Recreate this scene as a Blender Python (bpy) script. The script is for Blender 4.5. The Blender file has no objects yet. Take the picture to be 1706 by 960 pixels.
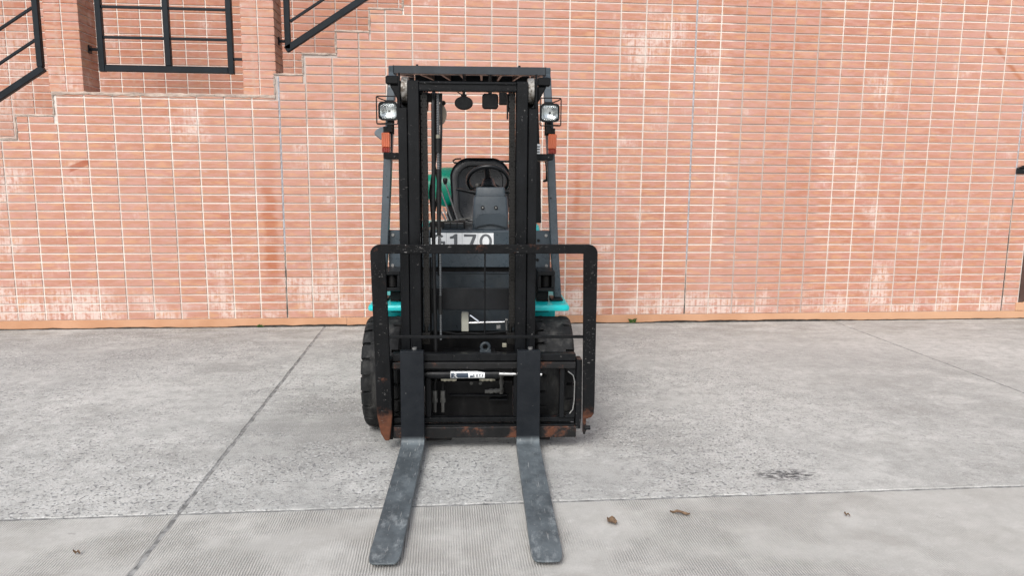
import bpy, bmesh, math, random
from mathutils import Vector, Matrix
R = math.radians
random.seed(7)
scn = bpy.context.scene
col = scn.collection

# ------------------------------------------------------------------ camera
EYE = Vector((0, 0, 1.43))
YAW, PIT, ROL, FOC = .0925, .1523, .0074, 1223.5 / 1706
fwd = Vector((math.sin(YAW), math.cos(YAW), 0))
Rt = Vector((math.cos(YAW), -math.sin(YAW), 0))
Fw = fwd * math.cos(PIT) + Vector((0, 0, -math.sin(PIT)))
Dn = -(fwd * math.sin(PIT) + Vector((0, 0, math.cos(PIT))))
Xc = Rt * math.cos(ROL) - Dn * math.sin(ROL)
Yd = Rt * math.sin(ROL) + Dn * math.cos(ROL)
cam = bpy.data.cameras.new('camera')
cam.sensor_width = 36
cam.lens = 36 * FOC
cam.clip_start = .05
cam.clip_end = 1000
co = bpy.data.objects.new('camera', cam)
col.objects.link(co)
M = Matrix((Xc, -Yd, -Fw)).transposed().to_4x4()
M.translation = EYE
co.matrix_world = M
scn.camera = co

# ------------------------------------------------------------------ light
world = bpy.data.worlds.new('World')
scn.world = world
world.use_nodes = True
wn, wl = world.node_tree.nodes, world.node_tree.links
bg = wn['Background']
sky = wn.new('ShaderNodeTexSky')
sky.sky_type = 'NISHITA'
sky.sun_disc = False
SUN_EL, SUN_AZ = R(44), R(203)
sky.sun_elevation = SUN_EL
sky.sun_rotation = SUN_AZ
sky.air_density = 1.0
sky.dust_density = 3.0
hs = wn.new('ShaderNodeHueSaturation')          # thin overcast: the blue is mostly washed out
hs.inputs['Saturation'].default_value = .42
hs.inputs['Value'].default_value = 1.0
wl.new(sky.outputs[0], hs.inputs['Color'])
wl.new(hs.outputs[0], bg.inputs['Color'])
bg.inputs['Strength'].default_value = .15
sun = bpy.data.lights.new('sun', 'SUN')
sun.energy = 1.5
sun.angle = R(25)
sun.color = (1, .975, .94)
so = bpy.data.objects.new('sun', sun)
col.objects.link(so)
sd = Vector((math.sin(SUN_AZ) * math.cos(SUN_EL), math.cos(SUN_AZ) * math.cos(SUN_EL), math.sin(SUN_EL)))
so.rotation_euler = sd.to_track_quat('Z', 'Y').to_euler()
scn.view_settings.view_transform = 'Standard'
scn.view_settings.look = 'None'
scn.view_settings.exposure = 0.45
scn.view_settings.gamma = 1

# ------------------------------------------------------------------ material helpers
class NT:
    def __init__(s, name):
        s.m = bpy.data.materials.new(name)
        s.m.use_nodes = True
        s.n, s.l = s.m.node_tree.nodes, s.m.node_tree.links
        s.b = s.n['Principled BSDF']
    def put(s, sock, v):
        if isinstance(v, bpy.types.NodeSocket): s.l.new(v, sock)
        elif isinstance(v, (tuple, list)) and len(v) == 3 and sock.type == 'RGBA': sock.default_value = (*v, 1)
        else: sock.default_value = v
    def pos(s):
        return s.n.new('ShaderNodeNewGeometry').outputs['Position']
    def obj(s):
        return s.n.new('ShaderNodeTexCoord').outputs['Object']
    def sep(s, v):
        n = s.n.new('ShaderNodeSeparateXYZ'); s.put(n.inputs[0], v); return n.outputs
    def comb(s, x, y, z):
        n = s.n.new('ShaderNodeCombineXYZ')
        for i, a in enumerate((x, y, z)): s.put(n.inputs[i], a)
        return n.outputs[0]
    def math(s, op, a, b=0., c=None, clamp=False):
        n = s.n.new('ShaderNodeMath'); n.operation = op; n.use_clamp = clamp
        s.put(n.inputs[0], a); s.put(n.inputs[1], b)
        if c is not None: s.put(n.inputs[2], c)
        return n.outputs[0]
    def scale(s, v, k):
        n = s.n.new('ShaderNodeVectorMath'); n.operation = 'MULTIPLY'
        s.put(n.inputs[0], v); n.inputs[1].default_value = k if isinstance(k, tuple) else (k, k, k)
        return n.outputs[0]
    def noise(s, v, sc, det=3., rough=.55, dist=0.):
        n = s.n.new('ShaderNodeTexNoise'); s.put(n.inputs['Vector'], v)
        n.inputs['Scale'].default_value = sc; n.inputs['Detail'].default_value = det
        n.inputs['Roughness'].default_value = rough; n.inputs['Distortion'].default_value = dist
        return n.outputs[0]
    def white(s, v):
        n = s.n.new('ShaderNodeTexWhiteNoise'); n.noise_dimensions = '3D'; s.put(n.inputs['Vector'], v)
        return n.outputs['Value']
    def ramp(s, f, a, b, lo=0., hi=1.):
        n = s.n.new('ShaderNodeMapRange'); n.clamp = True; n.interpolation_type = 'SMOOTHSTEP'
        s.put(n.inputs[0], f); n.inputs[1].default_value = a; n.inputs[2].default_value = b
        n.inputs[3].default_value = lo; n.inputs[4].default_value = hi
        return n.outputs[0]
    def mix(s, f, a, b, mode='MIX'):
        n = s.n.new('ShaderNodeMix'); n.data_type = 'RGBA'; n.blend_type = mode
        s.put(n.inputs[0], f); s.put(n.inputs[6], a); s.put(n.inputs[7], b)
        return n.outputs[2]
    def bump(s, h, dist, strength=1.):
        n = s.n.new('ShaderNodeBump'); s.put(n.inputs['Height'], h)
        n.inputs['Distance'].default_value = dist; n.inputs['Strength'].default_value = strength
        s.l.new(n.outputs[0], s.b.inputs['Normal'])
    def done(s, c, rough=.5, metal=0., spec=.5):
        s.put(s.b.inputs['Base Color'], c); s.put(s.b.inputs['Roughness'], rough)
        s.put(s.b.inputs['Metallic'], metal); s.b.inputs['Specular IOR Level'].default_value = spec
        return s.m

def paint(name, c, rough=.45, metal=0., var=.25, sc=9, dust=0., spec=.5):
    """painted or plastic surface with slight mottling and a film of grey dust"""
    t = NT(name); o = t.obj()
    n = t.noise(o, sc, 5, .6); k = tuple(x * (1 - var) for x in c); h = tuple(min(1, x * (1 + var)) for x in c)
    cc = t.mix(t.ramp(n, .35, .65), k, h)
    if dust:
        d = t.ramp(t.noise(t.scale(o, (1, 1, .35)), 14, 6, .65), .45, .75, 0, dust)
        cc = t.mix(d, cc, (.22, .215, .2))
    rr = t.ramp(t.noise(o, sc * 3, 4), .3, .7, max(.02, rough - .09), rough + .09)
    t.bump(t.noise(o, 55, 2), .0004)
    return t.done(cc, rr, metal, spec)

def worn(name, c, rough=.42, chips=.5, rust=.0, low=None, spec=.5, many=0.):
    """black machine paint: small pale chips and scratches, rust patches, optional rust towards the lower end (z in metres)"""
    t = NT(name); o = t.obj()
    n = t.noise(o, 7, 5)
    cc = t.mix(t.ramp(n, .35, .7), tuple(x * .75 for x in c), tuple(x * 1.35 for x in c))
    ch = t.math('MULTIPLY', t.ramp(t.noise(o, 75 if not many else 125, 3, .7), .66 - many, .71 - many), t.ramp(t.noise(o, 9, 3), .45, .65))
    sc = t.math('MULTIPLY', t.ramp(t.noise(t.scale(o, (26, 26, 170)), 1, 2), .69 - many, .73 - many), t.ramp(t.noise(o, 6, 2), .5 - many, .65))
    cc = t.mix(t.math('MULTIPLY', t.math('MAXIMUM', ch, sc), chips), cc, (.30, .29, .28))
    rn = t.noise(o, 8, 6, .7)
    lo = .78 - .32 * rust
    m = t.ramp(rn, lo - .02, lo + .11)
    if low:
        z = t.sep(o)[2]
        zz = t.math('ADD', z, t.math('MULTIPLY', t.math('SUBTRACT', t.noise(o, 22, 5, .7), .5), low * .9))
        m = t.math('MAXIMUM', m, t.ramp(zz, low * .8, low * 1.25, 1, 0))
    rc = t.mix(t.noise(o, 40, 4), (.045, .021, .014), (.145, .055, .030))
    cc = t.mix(m, cc, rc)
    rr = t.math('ADD', t.math('MULTIPLY', m, .35), t.ramp(t.noise(t.scale(o, (30, 30, 3)), 1, 5, .65), .3, .7, rough - .16, rough + .16))
    t.bump(t.math('ADD', t.noise(o, 60, 3), t.math('MULTIPLY', t.math('MAXIMUM', m, ch), .6)), .0007)
    return t.done(cc, rr, 0, spec)

# ---- masonry
def tile_mat(name, recess_shade=0.):
    t = NT(name); p = t.pos(); x, y, z = t.sep(p)
    ci = t.math('FLOOR', t.math('DIVIDE', t.math('ADD', x, 3.877), .24))
    ri = t.math('FLOOR', t.math('DIVIDE', t.math('SUBTRACT', z, .003), .0771))
    w1 = t.white(t.comb(ci, ri, 1.5)); w2 = t.white(t.comb(ci, ri, 7.5)); w3 = t.white(t.comb(ri, ci, 3.5))
    a = t.mix(w1, (0.401, 0.165, 0.098), (0.454, 0.215, 0.138))
    a = t.mix(t.ramp(w2, .55, 1., 0, .75), a, (0.440, 0.197, 0.152))          # pinker bricks
    a = t.mix(t.ramp(w3, .80, 1., 0, .55), a, (0.380, 0.125, 0.070))           # redder bricks
    # pink haze wanders over whole areas of the wall
    a = t.mix(t.ramp(t.noise(p, .55, 3), .42, .66, 0, .85), a, (0.474, 0.253, 0.193))
    # wire-cut streaks along each brick
    st = t.noise(t.scale(p, (7, 7, 150)), 1, 4, .7)
    a = t.mix(t.ramp(st, .35, .7, 0, .38), a, (0.521, 0.293, 0.202))
    st2 = t.noise(t.scale(t.comb(t.math('ADD', x, t.math('MULTIPLY', ci, 3.7)), y, z), (4, 4, 60)), 1, 5, .65)
    a = t.mix(t.ramp(st2, .56, .72, 0, .4), a, (0.361, 0.125, 0.066))
    # each brick wanders between pink and tan, and greys towards its arrises
    cell = t.comb(t.math('ADD', x, t.math('MULTIPLY', w1, 9)), y, t.math('ADD', z, t.math('MULTIPLY', w2, 5)))
    a = t.mix(t.ramp(t.noise(t.scale(cell, (9, 9, 34)), 1, 4, .65), .40, .62, 0, .55), a, (0.529, 0.287, 0.244))
    a = t.mix(t.ramp(t.noise(t.scale(cell, (6, 6, 20)), 1, 3, .6), .50, .68, 0, .55), a, (0.582, 0.322, 0.184))
    fz = t.math('ABSOLUTE', t.math('SUBTRACT', t.math('FRACT', t.math('DIVIDE', t.math('SUBTRACT', z, .003), .0771)), .5))
    fx = t.math('ABSOLUTE', t.math('SUBTRACT', t.math('FRACT', t.math('DIVIDE', t.math('ADD', x, 3.877), .24)), .5))
    edge = t.math('MAXIMUM', t.ramp(fz, .26, .44), t.ramp(fx, .40, .485))
    a = t.mix(t.math('MULTIPLY', edge, t.ramp(t.noise(p, 13, 5, .7), .35, .65, .1, .62)), a, (0.485, 0.345, 0.276))
    # lime bloom: whole bricks, vertical brushings and the lowest courses
    lowm = t.ramp(z, .12, .62, .17, 0)
    lw = t.math('ADD', t.noise(p, 2.1, 5, .65), lowm)
    lw = t.math('ADD', lw, t.math('MULTIPLY', t.math('SUBTRACT', w2, .5), .09))
    brush = t.noise(t.scale(p, (55, 55, 3.5)), 1, 3, .6)
    lw = t.math('ADD', lw, t.math('MULTIPLY', t.ramp(x, -3.3, -4.1), .13))
    for (bx, bz, br, bk) in ((-2.35, 1.86, .34, .10), (-1.1, 1.7, .5, .05), (1.75, 2.6, .5, .07), (1.5, .35, .5, .10), (-1.35, 2.25, .3, .12)):
        dx_ = t.math('SUBTRACT', x, bx); dz_ = t.math('SUBTRACT', z, bz)
        lw = t.math('ADD', lw, t.ramp(t.math('ADD', t.math('MULTIPLY', dx_, dx_), t.math('MULTIPLY', dz_, dz_)), 0, br * br, bk, 0))
    lime = t.math('MULTIPLY', t.ramp(lw, .57, .76), t.ramp(t.math('ADD', brush, t.noise(p, 30, 4)), .78, 1.15))
    a = t.mix(t.math('MULTIPLY', lime, .8), a, (0.675, 0.560, 0.507))
    sm = t.math('MULTIPLY', t.ramp(t.noise(t.scale(p, (3, 3, 11)), 1, 6, .72), .55, .68), t.ramp(t.noise(p, .8, 3), .4, .6, .15, 1))
    a = t.mix(t.math('MULTIPLY', sm, .45), a, (0.579, 0.449, 0.420))
    dk = t.ramp(t.noise(t.scale(p, (5, 5, 2)), 1, 6, .7), .58, .72, 0, .3)
    a = t.mix(dk, a, (0.350, 0.163, 0.111))
    # rust-coloured run-off below two leaks and old splashes
    for (sx, z0, z1, wd, amt) in ((-1.60, .26, 2.15, .075, .62), (1.262, .90, 2.15, .04, .6), (5.47, 2.35, 2.80, .03, .0)):
        wob = t.math('MULTIPLY', t.math('SUBTRACT', t.noise(t.scale(p, (3, 3, 9)), 1, 3), .5), .14)
        d = t.math('ABSOLUTE', t.math('ADD', t.math('SUBTRACT', x, sx), wob))
        m = t.math('MULTIPLY', t.ramp(t.math('ADD', d, t.math('MULTIPLY', t.math('SUBTRACT', t.noise(p, 17, 4, .7), .5), .05)), wd * .3, wd * 1.1, amt, 0), t.math('MULTIPLY', t.ramp(z, z0, z0 + .3), t.ramp(z, z1 - 1.1, z1, 1, 0)))
        m = t.math('MULTIPLY', m, t.ramp(w1, .0, .6, .35, 1))
        a = t.mix(m, a, (0.361, 0.104, 0.037))
    # one brick bears a darker diagonal splash
    dd = t.math('ABSOLUTE', t.math('SUBTRACT', t.math('ADD', t.math('MULTIPLY', t.math('ADD', x, 3.22), .42), 1.50), z))
    m = t.math('MULTIPLY', t.ramp(dd, .022, .034, .75, 0), t.math('MULTIPLY', t.ramp(x, -3.34, -3.31), t.ramp(x, -3.17, -3.15, 1, 0)))
    a = t.mix(m, a, (0.334, 0.088, 0.040))
    dd = t.math('ABSOLUTE', t.math('SUBTRACT', t.math('ADD', t.math('MULTIPLY', t.math('SUBTRACT', x, 5.47), -1.05), 2.60), z))
    m = t.math('MULTIPLY', t.ramp(t.math('ADD', dd, t.math('MULTIPLY', t.noise(p, 14, 3), .05)), .03, .075, .7, 0), t.math('MULTIPLY', t.ramp(x, 5.2, 5.3), t.ramp(w1, .2, .5)))
    a = t.mix(m, a, (0.334, 0.107, 0.047))
    if recess_shade: a = t.mix(recess_shade, a, (0.334, 0.125, 0.070))
    t.bump(t.math('ADD', st, t.noise(p, 90, 3)), .0011, .8)
    return t.done(a, .72, 0, .3)

def mortar_mat(name):
    t = NT(name); p = t.pos(); x, y, z = t.sep(p)
    c = t.mix(t.ramp(t.noise(p, 1.1, 4), .42, .6), (.74, .68, .62), (.58, .52, .475))
    # two older strips of wall kept a grey jointing
    gx = t.math('MULTIPLY', t.ramp(x, 2.70, 2.76), t.ramp(x, 3.62, 3.70, 1, 0))
    gl = t.math('MULTIPLY', t.ramp(x, -1.62, -1.5), t.math('MULTIPLY', t.ramp(x, -.75, -.45, 1, 0), t.ramp(t.math('ADD', z, t.math('MULTIPLY', t.noise(p, 2.5), .8)), 2.1, 2.4)))
    c = t.mix(t.math('MULTIPLY', t.math('MAXIMUM', gx, gl), .8), c, (.40, .34, .31))
    c = t.mix(t.ramp(t.noise(p, 28, 5, .7), .5, .75, 0, .6), c, (.46, .39, .345))
    t.bump(t.noise(p, 120, 3), .001)
    return t.done(c, .9, 0, .2)

def cap_mat(name):
    t = NT(name); p = t.pos()
    c = t.mix(t.ramp(t.noise(t.scale(p, (5, 5, 16)), 1, 5, .7), .35, .7), (.30, .235, .20), (.56, .46, .385))
    c = t.mix(t.ramp(t.noise(p, 30, 5, .7), .56, .68, 0, .75), c, (.17, .16, .14))
    t.bump(t.noise(p, 45, 5, .7), .006)
    return t.done(c, .95, 0, .2)

def plinth_mat():
    t = NT('ochre_plinth_paint'); p = t.pos(); x, y, z = t.sep(p)
    c = t.mix(t.ramp(t.noise(p, 3, 4), .35, .65), (.49, .26, .15), (.55, .31, .19))
    c = t.mix(t.ramp(x, 1.2, 5.2, 0, .5), c, (.57, .36, .23))
    c = t.mix(t.ramp(t.math('SUBTRACT', t.noise(t.scale(p, (1, 1, 3)), 22, 5, .7), t.math('MULTIPLY', z, 3)), .5, .68, 0, .5), c, (.33, .24, .17))
    t.bump(t.noise(p, 60, 4), .0015)
    return t.done(c, .8, 0, .25)

def concrete_mat(name, ridged):
    t = NT(name); p = t.pos(); x, y, z = t.sep(p)
    big = t.noise(p, .75, 5, .6); mid = t.noise(p, 4.5, 6, .65)
    c = t.mix(t.ramp(big, .36, .66), (.325, .325, .312), (.475, .472, .452))
    c = t.mix(t.ramp(mid, .42, .68, 0, .55), c, (.58, .575, .55))
    c = t.mix(t.ramp(t.noise(p, 2.3, 6, .7), .55, .72, 0, .4), c, (.27, .26, .25))
    c = t.mix(t.ramp(t.noise(t.scale(p, (.9, 1.5, 1)), 1, 6, .68), .50, .66, 0, .5), c, (.255, .25, .232))
    c = t.mix(t.ramp(t.noise(t.scale(p, (1.2, 2.2, 1)), 1.3, 6, .7), .54, .70, 0, .55), c, (.60, .595, .565))
    # weathered warm strip along the foot of the wall
    dirt = t.math('MULTIPLY', t.ramp(t.math('ADD', y, t.math('MULTIPLY', big, 1.4)), 6.5, 7.5), t.ramp(t.noise(t.scale(p, (2, 6, 1)), 1, 6, .7), .4, .62))
    c = t.mix(t.math('MULTIPLY', dirt, .8), c, (.215, .205, .175))
    c = t.mix(t.math('MULTIPLY', t.ramp(y, 6.5, 6.9), t.ramp(t.noise(t.scale(p, (3, 9, 1)), 1, 6, .7), .56, .66, 0, .7)), c, (.66, .62, .56))
    c = t.mix(t.ramp(t.noise(p, 11, 8, .75), .44, .62, 0, .5), c, (.23, .228, .215))
    c = t.mix(t.ramp(t.noise(t.scale(p, (13, 17, 1)), 1, 8, .75), .53, .68, 0, .6), c, (.60, .605, .59))
    wz_ = t.math('MULTIPLY', t.ramp(t.noise(p, .42, 4, .6), .5, .64), t.ramp(mid, .4, .6, .3, 1))
    c = t.mix(t.math('MULTIPLY', wz_, .45), c, (.25, .245, .235))
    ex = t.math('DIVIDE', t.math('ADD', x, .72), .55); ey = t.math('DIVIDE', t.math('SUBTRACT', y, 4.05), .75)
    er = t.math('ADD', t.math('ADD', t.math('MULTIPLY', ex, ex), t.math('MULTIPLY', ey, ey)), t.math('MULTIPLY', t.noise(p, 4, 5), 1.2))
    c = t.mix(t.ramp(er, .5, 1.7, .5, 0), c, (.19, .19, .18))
    c = t.mix(t.ramp(x, -.5, 3.5, 0, .35), c, t.mix(.5, c, (.47, .45, .41)))
    grain = t.noise(p, 190, 3, .7)
    c = t.mix(t.ramp(grain, .46, .66, 0, .4), c, (.62, .625, .61))
    c = t.mix(t.ramp(t.noise(p, 130, 3, .7), .5, .68, 0, .4), c, (.20, .205, .205))
    h = t.math('ADD', t.math('MULTIPLY', mid, .5), t.math('MULTIPLY', grain, .35))
    if not ridged:
        zone = t.math('MULTIPLY', t.ramp(t.noise(p, 1.1, 5, .65), .36, .58), t.ramp(x, 1.2, 3.4, 1, .25))
        pit = t.math('MULTIPLY', t.ramp(t.noise(p, 44, 1.2, .5), .60, .68), t.math('ADD', t.math('MULTIPLY', zone, .8), .04))
        pit2 = t.math('MULTIPLY', t.ramp(t.noise(p, 88, 1.5, .5), .58, .68), t.math('ADD', t.math('MULTIPLY', zone, .65), .08))
        c = t.mix(t.math('MULTIPLY', t.math('MAXIMUM', pit, pit2), .72), c, (.12, .125, .135))
        chalk = t.math('MULTIPLY', t.ramp(t.noise(t.scale(p, (1, .8, 1)), 52, 2, .55), .57, .68), t.math('ADD', t.math('MULTIPLY', zone, .6), .05))
        c = t.mix(t.math('MULTIPLY', chalk, .68), c, (.70, .705, .70))
        # oil spill right of the truck
        dx = t.math('DIVIDE', t.math('SUBTRACT', x, 1.645), .17); dy = t.math('DIVIDE', t.math('SUBTRACT', y, 3.25), .085)
        r2 = t.math('ADD', t.math('MULTIPLY', dx, dx), t.math('MULTIPLY', dy, dy))
        oil = t.math('MULTIPLY', t.ramp(t.math('ADD', r2, t.math('MULTIPLY', t.noise(p, 9, 4), .9)), .5, 1.7, 1, 0), t.ramp(t.noise(t.scale(p, (26, 60, 1)), 1, 4, .7), .42, .56))
        c = t.mix(t.math('MULTIPLY', oil, .9), c, (.045, .045, .05))
        h = t.math('SUBTRACT', h, t.math('MULTIPLY', t.math('MAXIMUM', pit, pit2), .9))
        t.bump(h, .006, .9)
    else:
        wv = t.n.new('ShaderNodeTexWave'); wv.wave_type = 'BANDS'; wv.bands_direction = 'X'
        t.put(wv.inputs['Vector'], p); wv.inputs['Scale'].default_value = 30.5; wv.inputs['Distortion'].default_value = 2.2
        wv.inputs['Detail'].default_value = 3; wv.inputs['Detail Scale'].default_value = .9
        g = wv.outputs['Fac']
        fade = t.math('MULTIPLY', t.ramp(t.noise(p, 2.6, 5), .38, .60, .05, 1), t.ramp(x, 1.2, 2.3, 1, .25))
        gm = t.math('MULTIPLY', t.ramp(g, .0, .35, 1, 0), fade)
        c = t.mix(.5, c, (.455, .44, .41))
        c = t.mix(t.ramp(t.noise(t.scale(p, (1, 1.6, 1)), 1.5, 5, .65), .5, .68, 0, .4), c, (.30, .285, .26))
        c = t.mix(t.math('MULTIPLY', gm, .5), c, (.19, .175, .155))
        c = t.mix(t.ramp(t.noise(p, 7, 3), .70, .76, 0, .5), c, (.2, .19, .18))
        h = t.math('ADD', t.math('MULTIPLY', h, .5), t.math('MULTIPLY', t.math('MULTIPLY', g, fade), .7))
        t.bump(h, .005, .9)
    return t.done(c, .88, 0, .3)

MT = {}
MT['tile'] = tile_mat('terracotta_brick_slips')
MT['tile_back'] = tile_mat('terracotta_brick_slips_shaded', .35)  # darker copy: the recess shade is mixed into the brick colour
MT['mortar'] = mortar_mat('cream_mortar')
MT['cap'] = cap_mat('rough_mortar_cap')
MT['plinth'] = plinth_mat()
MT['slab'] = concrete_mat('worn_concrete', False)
MT['ridged'] = concrete_mat('broomed_concrete', True)
MT['dirt'] = paint('joint_dirt_and_gap_shade', (.055, .05, .045), .95, var=.4, sc=20)
MT['joint'] = paint('joint_filler', (.225, .225, .22), .95, var=.4, sc=20)
MT['sealant'] = paint('grey_sealant', (.36, .37, .40), .6, var=.2, sc=30)
MT['rail'] = paint('railing_black_paint', (.006, .010, .0145), .38, var=.2, spec=.2)
MT['mast'] = worn('mast_black_paint', (.0045, .0052, .0063), .40, .6, .15, spec=.17)
MT['carriage'] = worn('carriage_black_paint', (.005, .0057, .0067), .42, .7, .38, spec=.2)
MT['rusty'] = worn('rusted_black_paint', (.007, .0072, .0078), .5, .8, .86, spec=.3)
MT['rusty_faint'] = worn('stained_black_paint', (.007, .0072, .0078), .5, .9, .62, spec=.3)
MT['backrest'] = worn('backrest_black_paint', (.004, .0044, .0052), .48, 1., .42, low=.2, spec=.16, many=.018)
MT['black'] = paint('satin_black', (.006, .007, .0085), .40, var=.2, dust=.03, spec=.26)
MT['dark'] = paint('oily_dark_metal', (.004, .004, .0044), .6, var=.3, dust=.05, spec=.25)
MT['slate'] = paint('slate_grey_paint', (.040, .056, .070), .33, var=.12, dust=.05, spec=.5)
MT['slate_dark'] = paint('slate_panel_paint', (.022, .030, .037), .36, var=.15, dust=.08)
MT['header'] = paint('header_paint', (.018, .024, .031), .38, var=.12, dust=.05, spec=.4)
MT['plastic'] = paint('grey_plastic', (.040, .055, .068), .45, var=.1)
MT['vinyl'] = paint('black_vinyl', (.006, .0075, .0095), .34, var=.15)
MT['rubber'] = paint('dusty_rubber', (.008, .0085, .0092), .72, var=.3, sc=14, dust=.24, spec=.3)
MT['hose'] = paint('hose_rubber', (.005, .0055, .0062), .5, var=.2, dust=.06, spec=.3)
MT['spiral'] = paint('spiral_guard', (.075, .08, .085), .5, var=.3)
MT['teal'] = paint('teal_paint', (.0, .49, .50), .38, var=.1, dust=.22)
MT['green'] = paint('emerald_gas_bottle_paint', (.004, .23, .145), .3, var=.1)
MT['chain'] = worn('greasy_chain', (.006, .0056, .005), .34, .35, .3, spec=.3)
MT['steel'] = paint('scuffed_steel', (.30, .30, .295), .42, .7, var=.2, dust=.1)
MT['chrome'] = paint('bright_rod', (.72, .72, .72), .16, 1., var=.03)
MT['fitting'] = paint('zinc_fitting', (.40, .38, .30), .42, .8, var=.3, dust=.2)
MT['dull_fitting'] = paint('oily_fitting', (.10, .10, .095), .5, .4, var=.3, dust=.15)
MT['lever'] = paint('grey_lever_rod', (.15, .155, .16), .4, .5, var=.2)
MT['alloy'] = paint('cast_alloy', (.42, .42, .36), .5, .3, var=.12)
MT['beige'] = paint('worn_nylon', (.36, .31, .245), .6, var=.2)
MT['white'] = paint('white_sticker', (.86, .88, .89), .4, var=.03)
MT['numeral'] = paint('grey_sticker_print', (.12, .13, .14), .45, var=.08)
MT['dark_print'] = paint('dark_print', (.03, .045, .07), .45, var=.1)
MT['leaf'] = paint('dead_leaf', (.15, .095, .055), .8, var=.4, sc=60)
MT['weed'] = paint('weed_green', (.06, .14, .03), .6, var=.35, sc=40)
MT['door'] = paint('brown_door_paint', (.065, .032, .024), .45, var=.15, dust=.1)
MT['grey_mirror'] = paint('grey_mirror_shell', (.13, .155, .175), .45, var=.1)
MT['step'] = cap_mat('stair_concrete')

def glossy(name, c, rough, metal=0., trans=0.):
    t = NT(name); o = t.obj()
    t.bump(t.math('SINE', t.math('MULTIPLY', t.sep(o)[0], 520)), .0012, .5)
    t.b.inputs['Transmission Weight'].default_value = trans
    return t.done(c, rough, metal)
MT['lens'] = glossy('ribbed_headlamp_glass', (.93, .95, .95), .06, 0, 1.)
MT['reflector'] = paint('lamp_reflector', (.82, .85, .86), .22, 1., var=.01)
MT['amber'] = glossy('amber_lens', (.50, .12, .055), .2)
MT['red'] = glossy('red_lens', (.20, .02, .012), .2)

def roller_mat():
    t = NT('rubbed_roller'); o = t.obj()
    m = t.ramp(t.noise(o, 42, 5, .7), .42, .6)
    c = t.mix(m, (.32, .31, .29), (.09, .075, .06))
    t.bump(t.noise(o, 70, 3), .001)
    return t.done(c, .5, .5)
MT['roller'] = roller_mat()

def fork_mat():
    t = NT('fork_steel_paint'); o = t.obj(); x, y, z = t.sep(o)
    c = t.mix(t.ramp(t.noise(o, 5, 4), .35, .65), (.0055, .0075, .0105), (.0085, .011, .0145))
    bl = t.ramp(z, .07, .10, 1, 0)                                   # blades are scuffed to bare steel, shanks keep paint
    sc = t.ramp(t.noise(t.scale(o, (9, 6, 9)), 1, 6, .7), .36, .66)
    c = t.mix(t.math('MULTIPLY', bl, t.math('ADD', t.math('MULTIPLY', sc, .45), .45)), c, (.128, .150, .163))
    tip = t.math('MULTIPLY', t.math('MULTIPLY', bl, t.ramp(y, -1.0, -.55, 1, .35)), t.ramp(t.noise(t.scale(o, (18, 8, 1)), 1, 6, .75), .5, .68))
    c = t.mix(t.math('MULTIPLY', tip, .8), c, (.26, .285, .295))
    lin = t.math('MULTIPLY', t.ramp(t.noise(t.scale(o, (150, 9, 60)), 1, 3), .64, .70), bl)
    c = t.mix(t.math('MULTIPLY', lin, .6), c, (.38, .39, .39))
    dk = t.math('MULTIPLY', t.ramp(t.noise(t.scale(o, (12, 14, 1)), 1, 5, .7), .58, .70), bl)
    c = t.mix(t.math('MULTIPLY', dk, .4), c, (.045, .055, .062))
    ch = t.math('MULTIPLY', t.ramp(t.noise(o, 60, 2), .72, .76), .8)
    c = t.mix(ch, c, (.35, .35, .34))
    t.bump(t.math('ADD', t.noise(o, 45, 4), lin), .0008)
    return t.done(c, t.ramp(t.noise(o, 20, 4), .3, .7, .36, .56), .0, .26)
MT['fork'] = fork_mat()

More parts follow.
